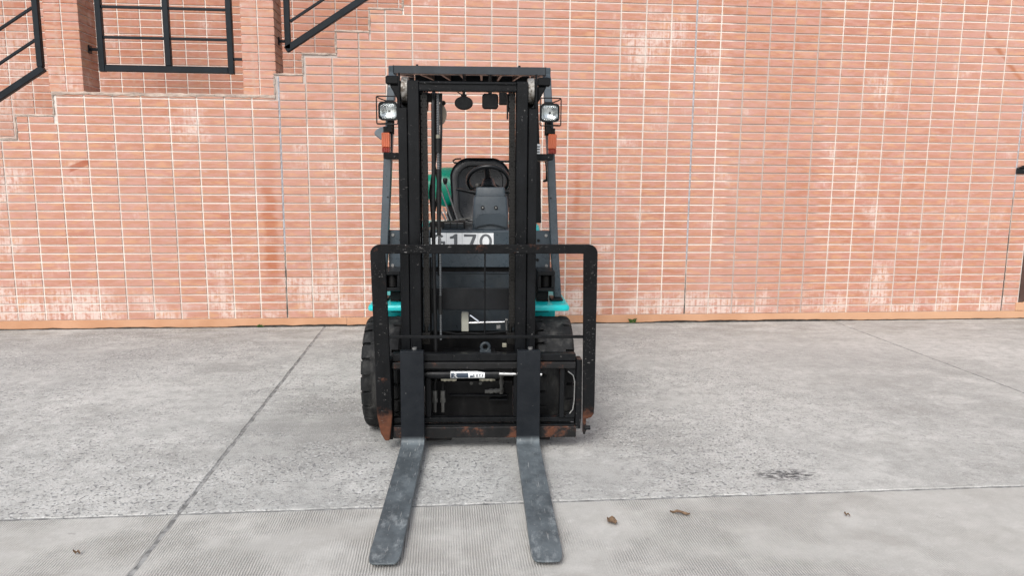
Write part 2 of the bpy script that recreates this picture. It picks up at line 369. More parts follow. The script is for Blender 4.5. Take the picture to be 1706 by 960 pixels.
# ------------------------------------------------------------------ mesh helpers
class MB:
    def __init__(s): s.bm = bmesh.new()
    def _faces(s, vs, fs):
        v = [s.bm.verts.new(p) for p in vs]
        for f in fs:
            try: s.bm.faces.new([v[i] for i in f])
            except ValueError: pass
        return s
    def box(s, x0, x1, y0, y1, z0, z1):
        vs = [(x, y, z) for z in (z0, z1) for y in (y0, y1) for x in (x0, x1)]
        return s._faces(vs, [(0, 1, 3, 2), (4, 6, 7, 5), (0, 4, 5, 1), (2, 3, 7, 6), (0, 2, 6, 4), (1, 5, 7, 3)])
    def loft(s, rings, cap=True, closed=False):
        n = len(rings[0]); vs = [p for r in rings for p in r]; fs = []
        m = len(rings)
        for i in range(m if closed else m - 1):
            a, b = i * n, ((i + 1) % m) * n
            for j in range(n): fs.append((a + j, a + (j + 1) % n, b + (j + 1) % n, b + j))
        if cap and not closed: fs += [tuple(range(n))[::-1], tuple((m - 1) * n + j for j in range(n))]
        return s._faces(vs, fs)
    def prism(s, poly, axis, a, b):
        f = {'y': lambda p, t: (p[0], t, p[1]), 'x': lambda p, t: (t, p[0], p[1]), 'z': lambda p, t: (p[0], p[1], t)}[axis]
        return s.loft([[f(p, a) for p in poly], [f(p, b) for p in poly]])
    def bar(s, p, q, w, h, up=(0, 0, 1)):
        p, q = Vector(p), Vector(q); d = (q - p).normalized(); u = Vector(up)
        if abs(d.dot(u)) > .98: u = Vector((0, 1, 0))
        sx = d.cross(u).normalized() * w / 2; sz = sx.cross(d).normalized() * h / 2
        return s.loft([[c + sx + sz, c - sx + sz, c - sx - sz, c + sx - sz] for c in (p, q)])
    def tube(s, pts, r, n=8, closed=False):
        pts = [Vector(p) for p in pts]; rings = []; m = len(pts)
        prev = None
        for i, p in enumerate(pts):
            if closed: d = pts[(i + 1) % m] - pts[i - 1]
            else: d = pts[min(i + 1, m - 1)] - pts[max(i - 1, 0)]
            d.normalize()
            if prev is None:
                u = Vector((0, 0, 1)) if abs(d.z) < .9 else Vector((0, 1, 0))
                u = (u - d * u.dot(d)).normalized()
            else: u = (prev - d * prev.dot(d)).normalized()
            prev = u; v = d.cross(u)
            rr = r[i] if isinstance(r, (list, tuple)) else r
            rings.append([p + (u * math.cos(t) + v * math.sin(t)) * rr for t in [2 * math.pi * k / n for k in range(n)]])
        return s.loft(rings, True, closed)
    def cyl(s, p, q, r, n=20): return s.tube([p, q], r, n)
    def lathe_x(s, prof, x0, y0, z0, n=40):
        """profile of (x, radius) revolved about an axis parallel to x"""
        rings = [[(x0 + x, y0 + r * math.cos(t), z0 + r * math.sin(t)) for t in [2 * math.pi * k / n for k in range(n)]] for x, r in prof]
        return s.loft(rings)
    def build(s, name, mat, parent=None, bevel=0, smooth=None, loc=None, seg=1):
        bm = s.bm
        bmesh.ops.remove_doubles(bm, verts=bm.verts, dist=1e-6)
        bmesh.ops.recalc_face_normals(bm, faces=bm.faces)
        if bevel:
            ed = [e for e in bm.edges if len(e.link_faces) == 2 and e.calc_face_angle(0) > .6]
            bmesh.ops.bevel(bm, geom=ed, offset=bevel, segments=seg, affect='EDGES', clamp_overlap=True)
        me = bpy.data.meshes.new(name); bm.to_mesh(me); bm.free()
        me.materials.append(mat)
        if smooth:
            for p in me.polygons: p.use_smooth = True
            me.set_sharp_from_angle(angle=R(smooth))
        o = bpy.data.objects.new(name, me); col.objects.link(o)
        if parent: o.parent = parent
        if loc: o.location = loc
        return o

def tag(o, label=None, cat=None, group=None, kind=None):
    if label: o['label'] = label
    if cat: o['category'] = cat
    if group: o['group'] = group
    if kind: o['kind'] = kind
    return o
def empty(name, loc=(0, 0, 0), rz=0):
    o = bpy.data.objects.new(name, None); o.location = loc; o.rotation_euler = (0, 0, rz); o.empty_display_size = .1
    col.objects.link(o); return o
def part(name, mat, parent, fn, **k):
    m = MB(); fn(m); return m.build(name, mat, parent, **k)
def again(o, parent, loc, rot=None, sc=None):
    c = o.copy(); col.objects.link(c); c.parent = parent; c.location = loc
    if rot: c.rotation_euler = rot
    if sc: c.scale = sc
    return c
def text(name, s, size, mat, parent, M4, bold=0., wx=1., wrap=None):
    cu = bpy.data.curves.new(name, 'FONT'); cu.body = s; cu.size = size; cu.offset = bold
    cu.align_x = 'CENTER'; cu.extrude = .0004
    to = bpy.data.objects.new(name, cu); col.objects.link(to)
    dg = bpy.context.evaluated_depsgraph_get(); dg.update()
    me = bpy.data.meshes.new_from_object(to.evaluated_get(dg))
    bpy.data.objects.remove(to); bpy.data.curves.remove(cu)
    me.name = name
    for v in me.vertices:
        v.co.x *= wx
        p = M4 @ v.co
        if wrap: p.y = wrap(p)
        v.co = p
    me.materials.clear(); me.materials.append(mat)
    o = bpy.data.objects.new(name, me); col.objects.link(o); o.parent = parent
    return o

# ------------------------------------------------------------------ ground
g = MB(); g.box(-150, 150, -150, 150, -.4, -.0045)
ground = tag(g.build('ground', MT['joint']), kind='structure')
XJ = [-11.2, -6.16, -1.13, 3.9, 8.93, 13.9]
rj = random.Random(3)
def slab(x0, x1, y0, y1, mat, ragged=False):
    """one cast bay of the yard with slightly chipped edges; the far edge is broken where it meets the wall"""
    m = MB(); gap = .0065
    x0 += gap; x1 -= gap; y0 += gap; y1 -= 0 if ragged else gap
    pts = []
    def edge(a, b, n, amp):
        for i in range(n):
            t = i / n; p = Vector(a).lerp(Vector(b), t); d = (Vector(b) - Vector(a)).normalized(); q = Vector((-d.y, d.x))
            pts.append(p + q * (rj.random() * amp if i else 0))
    k = lambda L: max(2, int(L / .05))
    near = y1 > 2 and y0 < 8 and x1 > -7 and x0 < 9
    f = (lambda L: k(L)) if near else (lambda L: 2)
    edge((x0, y0), (x1, y0), f(x1 - x0), .006); edge((x1, y0), (x1, y1), f(y1 - y0), .006)
    edge((x1, y1), (x0, y1), f(x1 - x0), .012 if ragged else .006); edge((x0, y1), (x0, y0), f(y1 - y0), .006)
    m.loft([[(p.x, p.y, -.1) for p in pts], [(p.x, p.y, -.003) for p in pts], [(p.x + (.004 if p.x < (x0 + x1) / 2 else -.004), p.y + (.004 if p.y < (y0 + y1) / 2 else -.004), 0) for p in pts]])
    return m.build('concrete_slab', mat, ground)
for i in range(len(XJ) - 1):
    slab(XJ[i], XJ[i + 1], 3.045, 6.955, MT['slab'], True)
    slab(XJ[i], XJ[i + 1], -1.9, 3.045, MT['ridged'])
    slab(XJ[i], XJ[i + 1], -6.9, -1.9, MT['slab'])
o = part('concrete_slab', MT['slab'], ground, lambda m: m.box(-140, -11.21, -140, 6.95, -.1, 0))
part('concrete_slab', MT['slab'], ground, lambda m: m.box(13.91, 140, -140, 6.95, -.1, 0))
part('concrete_slab', MT['slab'], ground, lambda m: m.box(-11.19, 13.89, -140, -6.91, -.1, 0))

# ------------------------------------------------------------------ walls
PX, PZ, ZR = .24, .0771, .003            # brick pitch; first bed joint
WY = 6.97
def colx(i): return -3.877 + PX * i
# stepped top of the stair wall: (x from, x to, top)
SEG = [(-9.9, -7.05, .32)]
SEG = []
xx, zt = -3.75, 1.725
st = []
while zt > .2:
    st.append((xx - .31, xx, zt)); xx -= .31; zt -= .2
st.append((-14.0, xx, .16))
SEG = st[::-1] + [(-3.75, -3.425, 1.932), (-3.425, -1.515, 2.132), (-1.515, -1.262, 2.322), (-1.262, -.965, 2.506), (-.965, -.664, 2.71), (-.664, -.364, 2.912),
                  (-.364, -.06, 3.115), (-.06, .24, 3.32), (.24, .54, 3.52), (.54, 5.90, 3.75), (5.90, 6.86, 3.75), (6.86, 14.0, 3.75)]
DOOR = (5.905, 6.80, .172, 2.25)
def top_at(x):
    for a, b, t in SEG:
        if a <= x < b: return t
    return 0
# core of the wall: one stepped outline with the doorway left open
wallm = MB()
pts = [(SEG[0][0], -.3)]
pts += [(DOOR[0], -.3), (DOOR[0], .0)] if False else []
outline = [(SEG[0][0], -.3), (SEG[-1][1], -.3)]
for a, b, t in SEG[::-1]:
    outline += [(b, t - .012), (a, t - .012)]
clean = []
for p in outline:
    if not clean or (Vector(p) - Vector(clean[-1])).length > 1e-4: clean.append(p)
# split at the doorway
left = [p for p in clean if p[0] <= 5.861]
left = [(SEG[0][0], -.3), (DOOR[0], -.3), (DOOR[0], 3.738)] + [p for p in clean[2:] if p[0] < 5.8]
wallm.prism(left, 'y', WY + .007, 7.45)
wallm.box(DOOR[1], 14, WY + .007, 7.45, -.3, 3.738)
wallm.box(DOOR[0] + .001, DOOR[1] - .001, WY + .0075, 7.449, DOOR[3], 3.737)
wallm.box(DOOR[0] + .001, DOOR[1] - .001, WY + .0075, 7.449, -.3, .06)
wall = wallm.build('brick_wall', MT['mortar'])
tag(wall, 'long terracotta brick wall with pale mortar and a stepped top behind the forklift', 'wall')

def brick_rect(bm, x0, x1, z0, z1, y, jx=0, jz=0, dep=.013, ch=.0028, flip=None):
    f = flip or (lambda a, b, c: (a, b, c))
    o_ = [(x0, z0), (x1, z0), (x1, z1), (x0, z1)]
    i_ = [(x0 + ch, z0 + ch), (x1 - ch, z0 + ch), (x1 - ch, z1 - ch), (x0 + ch, z1 - ch)]
    t = lambda px, pz: jx * (px - (x0 + x1) / 2) + jz * (pz - (z0 + z1) / 2)
    A = [bm.verts.new(f(px, y + dep, pz)) for px, pz in o_]
    B = [bm.verts.new(f(px, y + ch * .8 + t(px, pz), pz)) for px, pz in o_]
    C = [bm.verts.new(f(px, y + t(px, pz), pz)) for px, pz in i_]
    for j in range(4):
        k = (j + 1) % 4
        bm.faces.new((A[j], A[k], B[k], B[j])); bm.faces.new((B[j], B[k], C[k], C[j]))
    bm.faces.new(C)
GX, GZ = .0062, .0058                    # half joint widths
rb = random.Random(11)
full_me = None
cands, field = [], []
def project(p):
    d = Vector(p) - EYE; w = d.dot(Fw)
    return (853 + 1223.5 * d.dot(Xc) / w, 480 + 1223.5 * d.dot(Yd) / w, w)
for r in range(1, 50):
    z0, z1 = ZR + r * PZ + GZ, ZR + (r + 1) * PZ - GZ
    for c in range(-34, 74):
        x0, x1 = colx(c) + GX, colx(c + 1) - GX
        if c in (9, 25, 39): x1 -= .002
        if c in (10, 26, 40): x0 += .002
        if z0 > DOOR[2] - .02 and z1 < DOOR[3] + .03:
            if x1 > DOOR[0] and x0 < DOOR[0]: x1 = DOOR[0] - .012
            if x1 > DOOR[1] and x0 < DOOR[1]: x0 = DOOR[1] + .012
            if x0 >= DOOR[0] - .02 and x1 <= DOOR[1] + .02: continue
            if x1 - x0 < .03: continue
        tops = [(max(x0, a), min(x1, b), t) for a, b, t in SEG if a < x1 and b > x0]
        if all(t - .02 >= z1 for _, _, t in tops): cands.append((x0, x1, z0, z1, True))
        else:
            run = []
            for a, b, t in tops:
                zt_ = min(z1, t - .022)
                if zt_ - z0 < .018: continue
                if run and abs(run[-1][3] - zt_) < .002 and abs(run[-1][1] - a) < 1e-4: run[-1] = (run[-1][0], b, z0, zt_, False)
                else: run.append((a + (.016 if a > x0 + .001 else 0), b, z0, zt_, False))
            cands += [q for q in run if q[1] - q[0] > .03]
def rank(q):
    px, py, w = project(((q[0] + q[1]) / 2, WY, (q[2] + q[3]) / 2))
    if not (15 < px < 1690 and 8 < py < 952): return 1e9
    if 612 < px < 985 and py > 108: return 1e9
    return w
order = sorted(cands, key=rank)
single = set(order[:290])
fm = bmesh.new()
shared = {}
n_single = 0
for q in cands:
    x0, x1, z0, z1, _ = q
    jx, jz, jy = rb.uniform(-.004, .004), rb.uniform(-.02, .02), rb.uniform(-.0012, .0012)
    if q in single and rank(q) < 1e8:
        key = (round(x1 - x0, 3), round(z1 - z0, 3))
        if key not in shared:
            b_ = bmesh.new(); w_, h_ = x1 - x0, z1 - z0
            brick_rect(b_, -w_ / 2, w_ / 2, -h_ / 2, h_ / 2, 0)
            me = bpy.data.meshes.new('brick'); b_.to_mesh(me); b_.free(); me.materials.append(MT['tile']); shared[key] = me
        o = bpy.data.objects.new('brick', shared[key]); col.objects.link(o); o.parent = wall
        o.location = ((x0 + x1) / 2, WY + jy, (z0 + z1) / 2); o.rotation_euler = (-jz, 0, jx)
        n_single += 1
    else:
        brick_rect(fm, x0, x1, z0, z1, WY + jy, jx, jz)
me = bpy.data.meshes.new('brick'); fm.to_mesh(me); fm.free(); me.materials.append(MT['tile'])
o = bpy.data.objects.new('brick', me); col.objects.link(o); o.parent = wall; o['kind'] = 'stuff'

# rough mortar bedding on top of every step
def rough_bar(x0, x1, y0, y1, z0, z1, amp, n, seed):
    m = MB(); q = random.Random(seed); rings = []
    for i in range(n + 1):
        x = x0 + (x1 - x0) * i / n; a = lambda k=1.: q.uniform(-amp, amp) * k
        rings.append([(x, y0 + a(.5), z0 + a()), (x, y0 + a(.6), (z0 + z1) / 2 + a()), (x, y0 + .012 + a(.3), z1 + a(.7)), (x, y1, z1 + a(.3)), (x, y1, z0)])
    m.loft(rings); return m
for k, (a, b, t) in enumerate(SEG[3:-3]):
    L = b - a
    rough_bar(a - .004, b + .006, WY - .003, 7.44, t - (.026 if L > 1 else .014), t + .002, .006 if L > 1 else .004, max(4, int(L / .045)), k).build('mortar_cap', MT['cap'], wall)
for k in range(len(SEG) - 4):       # the ragged risers
    a, b, t = SEG[k]; t2 = SEG[k + 1][2]
    if t2 > t + .05 and t > .4:
        m = MB(); q = random.Random(k + 50); rings = []
        for i in range(7):
            z = t + .004 + (t2 - t - .03) * i / 6
            rings.append([(b - .003 + q.uniform(-.004, .004), WY - .002 + q.uniform(-.002, .002), z), (b + .010 + q.uniform(-.007, .006), WY - .001 + q.uniform(-.002, .002), z), (b + .017, 7.40, z), (b - .003, 7.40, z)])
        m.loft(rings).build('mortar_edge', MT['cap'], wall)
# painted plinth with a chipped foot over a dark gap
def plinth(x0, x1):
    m = MB(); q = random.Random(5); n = int((x1 - x0) / .05); rings = []; v = .008
    for i in range(n + 1):
        x = x0 + (x1 - x0) * i / n; v = min(.020, max(.006, v + q.uniform(-.005, .005)))
        rings.append([(x, WY - .006 + q.uniform(-.0008, .0008), v), (x, WY - .006 + q.uniform(-.0008, .0008), .0785 + q.uniform(-.001, .001)), (x, WY + .004, .0815), (x, WY + .004, v)])
    m.loft(rings); return m
plinth(-13.9, -.93).build('plinth', MT['plinth'], wall)
plinth(-.926, 13.9).build('plinth', MT['plinth'], wall)
part('shadow_gap', MT['dirt'], wall, lambda m: m.box(-13.9, 13.9, WY + .0045, WY + .0068, -.2, .02))  # dark backing strip paints the shade of the gap below the plinth
for c, zs in ((10, .72), (26, .62), (40, 1.25)):
    if c != 40 or True:
        x = colx(c); q = random.Random(c)
        tp = min(top_at(x - .01), top_at(x + .01)) - .03
        m = MB(); n = 46; rings = []
        for i in range(n + 1):
            z = zs + (tp - zs) * i / n; w = .0075 + q.uniform(-.0015, .0015); u = q.uniform(-.0012, .0012)
            rings.append([(x - w + u, WY + .0055, z), (x + u, WY + .001 + q.uniform(-.001, .001), z), (x + w + u, WY + .0055, z), (x + u, WY + .012, z)])
        m.loft(rings).build('sealant_joint', MT['sealant'], wall)
        m = MB(); rings = []
        for i in range(15):
            z = .083 + (zs - .083) * i / 14; w = (.0045 + q.uniform(-.0015, .002)) * (1 if i < 11 else .6)
            rings.append([(x - w, WY + .0062, z), (x, WY + .0042, z), (x + w, WY + .0062, z), (x, WY + .012, z)])
        m.loft(rings).build('open_joint', MT['dirt'], wall)
# stair flight and landing behind the wall
for a, b, t in SEG[3:-3]:
    part('stair_tread', MT['step'], wall, lambda m: m.box(a + .002, b - .002, 7.452, 8.69, t - .22, t - .03), bevel=.006)

# inner wall of the stair recess
BY = 8.70; BPX, BPZ = .2335, .0797
bw = part('recess_wall', MT['mortar'], None, lambda m: m.box(-9, 3.2, BY + .007, BY + .25, 0, 4.6))
tag(bw, 'shaded brick wall at the back of the stair recess behind the railings', 'wall')
bfm = bmesh.new(); shared_b = {}
b_ = bmesh.new(); brick_rect(b_, -(BPX / 2 - GX), BPX / 2 - GX, -(BPZ / 2 - GZ), BPZ / 2 - GZ, 0)
bme = bpy.data.meshes.new('brick'); b_.to_mesh(b_ and bme); b_.free(); bme.materials.append(MT['tile_back'])
for r in range(12, 56):
    for c in range(-21, 29):
        cx, cz = -3.762 + BPX * (c + .5), .058 + BPZ * (r + .5)
        px, py, w = project((cx, BY, cz))
        vis = -30 < px < 690 and -12 < py < 235 and cz > 1.5
        jy = rb.uniform(-.0012, .0012)
        # only the bricks that can be seen over the stepped wall are laid singly
        zz = top_at(cx * WY / BY)
        if vis and (cz - 1.43) * WY / BY + 1.43 > zz - .12:
            o = bpy.data.objects.new('brick', bme); col.objects.link(o); o.parent = bw
            o.location = (cx, BY + jy, cz); o.rotation_euler = (rb.uniform(-.01, .01), 0, rb.uniform(-.003, .003))
        elif cz > 1.2:
            brick_rect(bfm, cx - BPX / 2 + GX, cx + BPX / 2 - GX, cz - BPZ / 2 + GZ, cz + BPZ / 2 - GZ, BY + jy)
me = bpy.data.meshes.new('brick'); bfm.to_mesh(me); bfm.free(); me.materials.append(MT['tile_back'])
o = bpy.data.objects.new('brick', me); col.objects.link(o); o.parent = bw; o['kind'] = 'stuff'

# two brick pillars on the landing
def pillar(x0, x1, y0, y1, label):
    zb, zt = 2.134, 3.9
    e = part('brick_pillar', MT['mortar'], None, lambda m: m.box(x0 + .007, x1 - .007, y0 + .007, y1, zb, zt))
    tag(e, label, 'pillar', 'brick pillars on the stair landing')
    r = 0
    while zb + (r + 1) * .0762 < zt:
        z0, z1 = zb + r * .0762 + .004, zb + (r + 1) * .0762 - .004
        xm, ym = (x0 + x1) / 2, (y0 + y1) / 2
        for (a, b) in ((x0, xm - .005), (xm + .005, x1)):
            b_ = bmesh.new(); brick_rect(b_, a, b, z0, z1, y0 + rb.uniform(-.001, .001), rb.uniform(-.006, .006), rb.uniform(-.015, .015))
            me = bpy.data.meshes.new('brick'); b_.to_mesh(me); b_.free(); me.materials.append(MT['tile'])
            o = bpy.data.objects.new('brick', me); col.objects.link(o); o.parent = e
        for side in (1, -1):
            for (a, b) in ((y0 + .009, ym - .004), (ym + .004, y1 - .002)):
                b_ = bmesh.new(); xs = x1 if side > 0 else x0
                brick_rect(b_, a, b, z0, z1, 0, 0, rb.uniform(-.01, .01), flip=lambda u, v, w: (xs - side * v, u, w))
                bmesh.ops.recalc_face_normals(b_, faces=b_.faces)
                me = bpy.data.meshes.new('brick'); b_.to_mesh(me); b_.free(); me.materials.append(MT['tile'])
                o = bpy.data.objects.new('brick', me); col.objects.link(o); o.parent = e
        r += 1
pillar(-3.492, -3.20, 7.08, 7.41, 'brick pillar at the left end of the landing, beside the descending railing')
pillar(-1.812, -1.518, 7.08, 7.41, 'brick pillar at the right end of the landing, where the stairs climb')

# railings: painted square tube
RY = 7.24
def railing(label, posts, thick, thin, brackets):
    e = empty('railing', (posts[0][0], RY, posts[0][1]))
    tag(e, label, 'railing', 'black metal railings of the staircase')
    ox, oz = posts[0]
    P = lambda x, z, y=0.: (x - ox, y, z - oz)
    for x, z in posts:
        part('post', MT['rail'], e, lambda m: m.box(x - ox - .026, x - ox + .026, -.025, .025, z - oz, 3.75 - oz), bevel=.004)
    for a, b in thick:
        part('bottom_rail', MT['rail'], e, lambda m: m.bar(P(*a), P(*b), .05, .058), bevel=.004)
    for a, b in thin:
        part('infill_bar', MT['rail'], e, lambda m: m.bar(P(*a), P(*b), .022, .024), bevel=.003)
    for x0, x1, z in brackets:
        part('bracket', MT['rail'], e, lambda m: (m.box(x0 - ox, x1 - ox, -.012, .012, z - oz - .012, z - oz + .012), m.box(x0 - ox, x0 - ox + .01, -.03, .03, z - oz - .035, z - oz + .035)) if x0 < x1 else
             (m.box(x1 - ox, x0 - ox, -.012, .012, z - oz - .012, z - oz + .012)), bevel=.002)
railing('level black railing panel between the two brick pillars', [(-3.092, 2.34), (-2.508, 2.402), (-1.952, 2.34)],
        [((-3.066, 2.372), (-1.978, 2.372))], [((-3.066, z), (-2.534, z)) for z in (2.645, 2.91)] + [((-2.482, z), (-1.978, z)) for z in (2.645, 2.91)],
        [(-3.196, -3.118, 2.535), (-1.816, -1.926, 2.475)])
SL = .66
lx, lz = -3.628, 2.372
railing('sloping black railing going down at the far left', [(lx, lz)], [((lx + .024, lz - .01), (lx - 1.9, lz - .01 - 1.92 * SL))],
        [((lx - .028, lz + k), (lx - 1.9, lz + k - 1.872 * SL)) for k in (.235, .515, .80, 1.08)], [])
rx, rz = -1.432, 2.575
railing('sloping black railing climbing to the right above the stepped wall', [(rx, rz)], [((rx - .02, rz - .008), (rx + 1.75, rz - .008 + 1.77 * SL))],
        [((rx + .028, rz + k), (rx + 1.7, rz + k + 1.672 * SL)) for k in (.25, .53, .81)], [(-1.514, -1.458, 2.645)])

# door at the right edge of the picture
dr = empty('door', (DOOR[0], WY + .02, DOOR[2]))
tag(dr, 'dark brown door at the right edge of the photo, mostly out of view', 'door')
part('door_frame', MT['door'], dr, lambda m: (m.box(.002, .05, -.024, .10, .001, 2.07), m.box(.88, .928, -.024, .10, .001, 2.07), m.box(.0505, .8795, -.023, .10, 2.02, 2.07)), bevel=.003)
part('door_leaf', MT['door'], dr, lambda m: m.box(.054, .876, .02, .06, .006, 2.016), bevel=.003)
part('threshold', MT['plinth'], dr, lambda m: m.box(-.03, .92, -.028, .10, -.088, -.003), bevel=.004)
lat = empty('door_catch', (5.715, WY - .002, 1.515))
tag(lat, 'small dark steel catch fixed on the brick wall at the right edge', 'door catch')
part('catch_plate', MT['black'], lat, lambda m: m.box(0, .13, -.012, .001, -.032, .028), bevel=.004)
part('catch_arm', MT['black'], lat, lambda m: m.prism([(.02, .028), (.13, .028), (.13, .052), (.055, .052)], 'y', -.03, -.005), bevel=.003)
part('catch_bolt', MT['chrome'], lat, lambda m: m.cyl((.085, -.02, .0), (.085, -.012, .0), .011, 10))

# weeds and fallen leaves
def weed(x, h, n, seed, label):
    e = empty('weed_tuft', (x, WY - .015, 0)); q = random.Random(seed)
    tag(e, label, 'weed', 'weeds at the foot of the wall')
    for i in range(n):
        a, l = q.uniform(-1.2, 1.2), h * q.uniform(.5, 1); dy = -q.uniform(.0, .04)
        p0 = Vector((q.uniform(-.03, .03), 0, 0)); p1 = p0 + Vector((math.sin(a) * l * .5, dy * .5, l * .75)); p2 = p0 + Vector((math.sin(a) * l, dy, l))
        m = MB(); w = q.uniform(.006, .012); s_ = Vector((w, .002, 0))
        m.loft([[p0 - s_ * .3, p0 + s_ * .3, p0 + Vector((0, .001, .001))], [p1 - s_, p1 + s_, p1 + Vector((0, .003, .002))], [p2 - s_ * .2, p2 + s_ * .2, p2 + Vector((0, .001, .001))]])
        m.build('blade', MT['weed'], e)
weed(1.835, .055, 12, 1, 'small green weed at the wall foot to the right of the forklift')
weed(-1.73, .03, 7, 2, 'tiny weed at the wall foot to the left of the forklift')
def leaf(x, y, L, W, rz, label, seed):
    q = random.Random(seed); m = MB(); n = 6; rings = []
    for i in range(n + 1):
        t = i / n; w = W * (math.sin(math.pi * min(.97, t * .95 + .04)) ** .7) * .5; zc = .004 + .01 * abs(math.sin(t * 5 + seed))
        yy = (t - .5) * L
        rings.append([(-w, yy, zc + q.uniform(.002, .009)), (0, yy + q.uniform(-.003, .003), zc), (w, yy, zc + q.uniform(.002, .009)), (0, yy, zc - .002)])
    m.loft(rings)
    o = m.build('dry_leaf', MT['leaf'], None, loc=(x, y, .001)); o.rotation_euler = (0, 0, rz)
    tag(o, label, 'leaf', 'dry leaves on the concrete')
leaf(.686, 2.82, .065, .04, .3, 'brown dry leaf nearest the right fork tip', 1)
leaf(.992, 2.87, .085, .022, 1.1, 'longer curled dry leaf to the right of the first by the fork', 2)
leaf(1.70, 2.80, .024, .010, .9, 'small dry leaf well right, on the ridged concrete below the oil stain', 3)
leaf(-1.388, 2.722, .03, .012, 1.3, 'small dark leaf alone on the near concrete at lower left', 6)

#FORKLIFT#
# ------------------------------------------------------------------ forklift (x to the right, y towards its rear, z up; origin below the fork heels)
HEAD = R(2.9226)
fk = empty('forklift', (.1278, 3.6344, 0), -HEAD)
tag(fk, 'black and teal forklift parked before the brick wall with both forks on the ground', 'forklift')
CX = -.0135
def X(v): return v + CX
def P(name, mat, fn, parent=fk, **k): return part(name, MT[mat], parent, fn, **k)
def arc(cx, cz, r, a0, a1, n=6):
    return [(cx + r * math.cos(R(a0 + (a1 - a0) * i / n)), cz + r * math.sin(R(a0 + (a1 - a0) * i / n))) for i in range(n + 1)]
def rrect(x0, x1, z0, z1, r, n=5):
    return arc(x1 - r, z1 - r, r, 0, 90, n) + arc(x0 + r, z1 - r, r, 90, 180, n) + arc(x0 + r, z0 + r, r, 180, 270, n) + arc(x1 - r, z0 + r, r, 270, 360, n)

# forks: shank, bend and tapering blade as one forging
def fork(cx, skew):
    m = MB(); rings = []
    def ring(w, oy, oz, iy, iz, dx=0):
        rings.append([(cx - w + dx, oy, oz), (cx + w + dx, oy, oz), (cx + w + dx, iy, iz), (cx - w + dx, iy, iz)])
    W = .0595
    for z in (.546, .45, .30, .15, .10): ring(W, .04, z, 0, z)
    for i in range(1, 7):
        a = R(-90 * i / 6); c, s = math.cos(a), math.sin(a)
        ring(W, -.03 + .07 * c, .088 + .07 * s, -.03 + .03 * c, .088 + .03 * s)
    for y in (-.2, -.5, -.8, -1.02): ring(W, y, .018, y, .058 + (y + .03) * .025, skew * y)
    for i in range(1, 9):
        t = i / 8; w = W - .040 * (1 - math.sqrt(max(0, 1 - t ** 2.2))); y = -1.02 - .108 * math.sin(t * math.pi / 2) ** .9
        ring(w, y, .018 + .003 * t, y, .033 - .006 * t, skew * y)
    m.loft(rings)
    return m.build('fork', MT['fork'], fk, bevel=.003, smooth=35)
for cx, sk in ((-.2965, .004), (.2975, -.004)):
    f = fork(cx, sk)
    P('lock_pin', 'steel', lambda m: m.cyl((cx + .01, .045, .545), (cx + .01, .045, .556), .012, 12), f)

# carriage
P('carriage_bar', 'carriage', lambda m: m.box(-.402, .545, .058, .11, .479, .517), bevel=.003)
P('carriage_rail', 'rusty_faint', lambda m: m.box(-.402, .5455, .043, .085, .441, .4755), bevel=.004)
P('carriage_rail', 'rusty', lambda m: m.box(-.402, .553, .044, .085, .069, .129), bevel=.004)
P('carriage_bar', 'carriage', lambda m: (m.box(-.402, .545, .072, .115, .146, .170), m.box(-.402, .545, .05, .09, .1295, .137)), bevel=.002)
P('end_plate', 'carriage', lambda m: m.box(-.434, -.404, .047, .13, .062, .492), bevel=.003)
P('end_plate', 'carriage', lambda m: m.prism([(.549, .115), (.575, .115), (.580, .20), (.578, .488), (.549, .488)], 'y', .047, .13), bevel=.003)
P('carriage_stay', 'carriage', lambda m: m.box(.464, .489, .06, .10, .172, .440), bevel=.002)
P('carriage_stay', 'carriage', lambda m: m.box(.225, .250, .08, .12, .172, .440), bevel=.002)
P('carriage_stay', 'carriage', lambda m: m.box(-.232, -.207, .08, .12, .172, .440), bevel=.002)
P('gusset', 'carriage', lambda m: m.prism([(.492, .172), (.547, .172), (.547, .235)], 'y', .06, .075), bevel=.002)
P('gusset', 'carriage', lambda m: m.prism([(.492, .439), (.547, .439), (.547, .385)], 'y', .06, .075), bevel=.002)
P('latch_rod', 'steel', lambda m: m.tube([(.505, .052, .425), (.532, .050, .405), (.541, .050, .37), (.540, .05, .27), (.534, .052, .22), (.518, .054, .197)], .0032, 8), smooth=40)
P('mounting_tab', 'rusty', lambda m: m.prism([(.588, .178), (.604, .172), (.606, .105), (.600, .084), (.592, .084), (.588, .10)], 'y', .046, .064), bevel=.002)
P('mounting_bolt', 'carriage', lambda m: m.cyl((.598, .035, .125), (.625, .035, .125), .012, 8))
P('hook_block', 'dark', lambda m: m.box(-.235, -.10, .07, .12, .045, .0685), bevel=.006)
P('hook_block', 'dark', lambda m: m.box(.36, .42, .07, .12, .045, .0685), bevel=.006)

# load backrest
def backrest(m):
    o = [(-.418, .068), (-.440, .066), (-.462, .105), (-.480, .20), (-.497, 1.04)] + arc(-.452, 1.040, .045, 180, 90)[1:] + arc(.595, 1.044, .045, 90, 0)
    o += [(.643, .25), (.640, .205), (.628, .186), (.584, .172)]
    i = [(.569, 1.043), (-.423, 1.040), (-.402, .20)]
    m.prism(o + i, 'y', .020, .042)
P('load_backrest', 'backrest', backrest, bevel=.003)
br = P('backrest_bar', 'carriage', lambda m: m.box(-.428, .577, .026, .036, .606, .622), bevel=.002)
P('backrest_rod', 'carriage', lambda m: m.cyl((.0725, .031, .622), (.0730, .031, 1.041), .0042, 8))

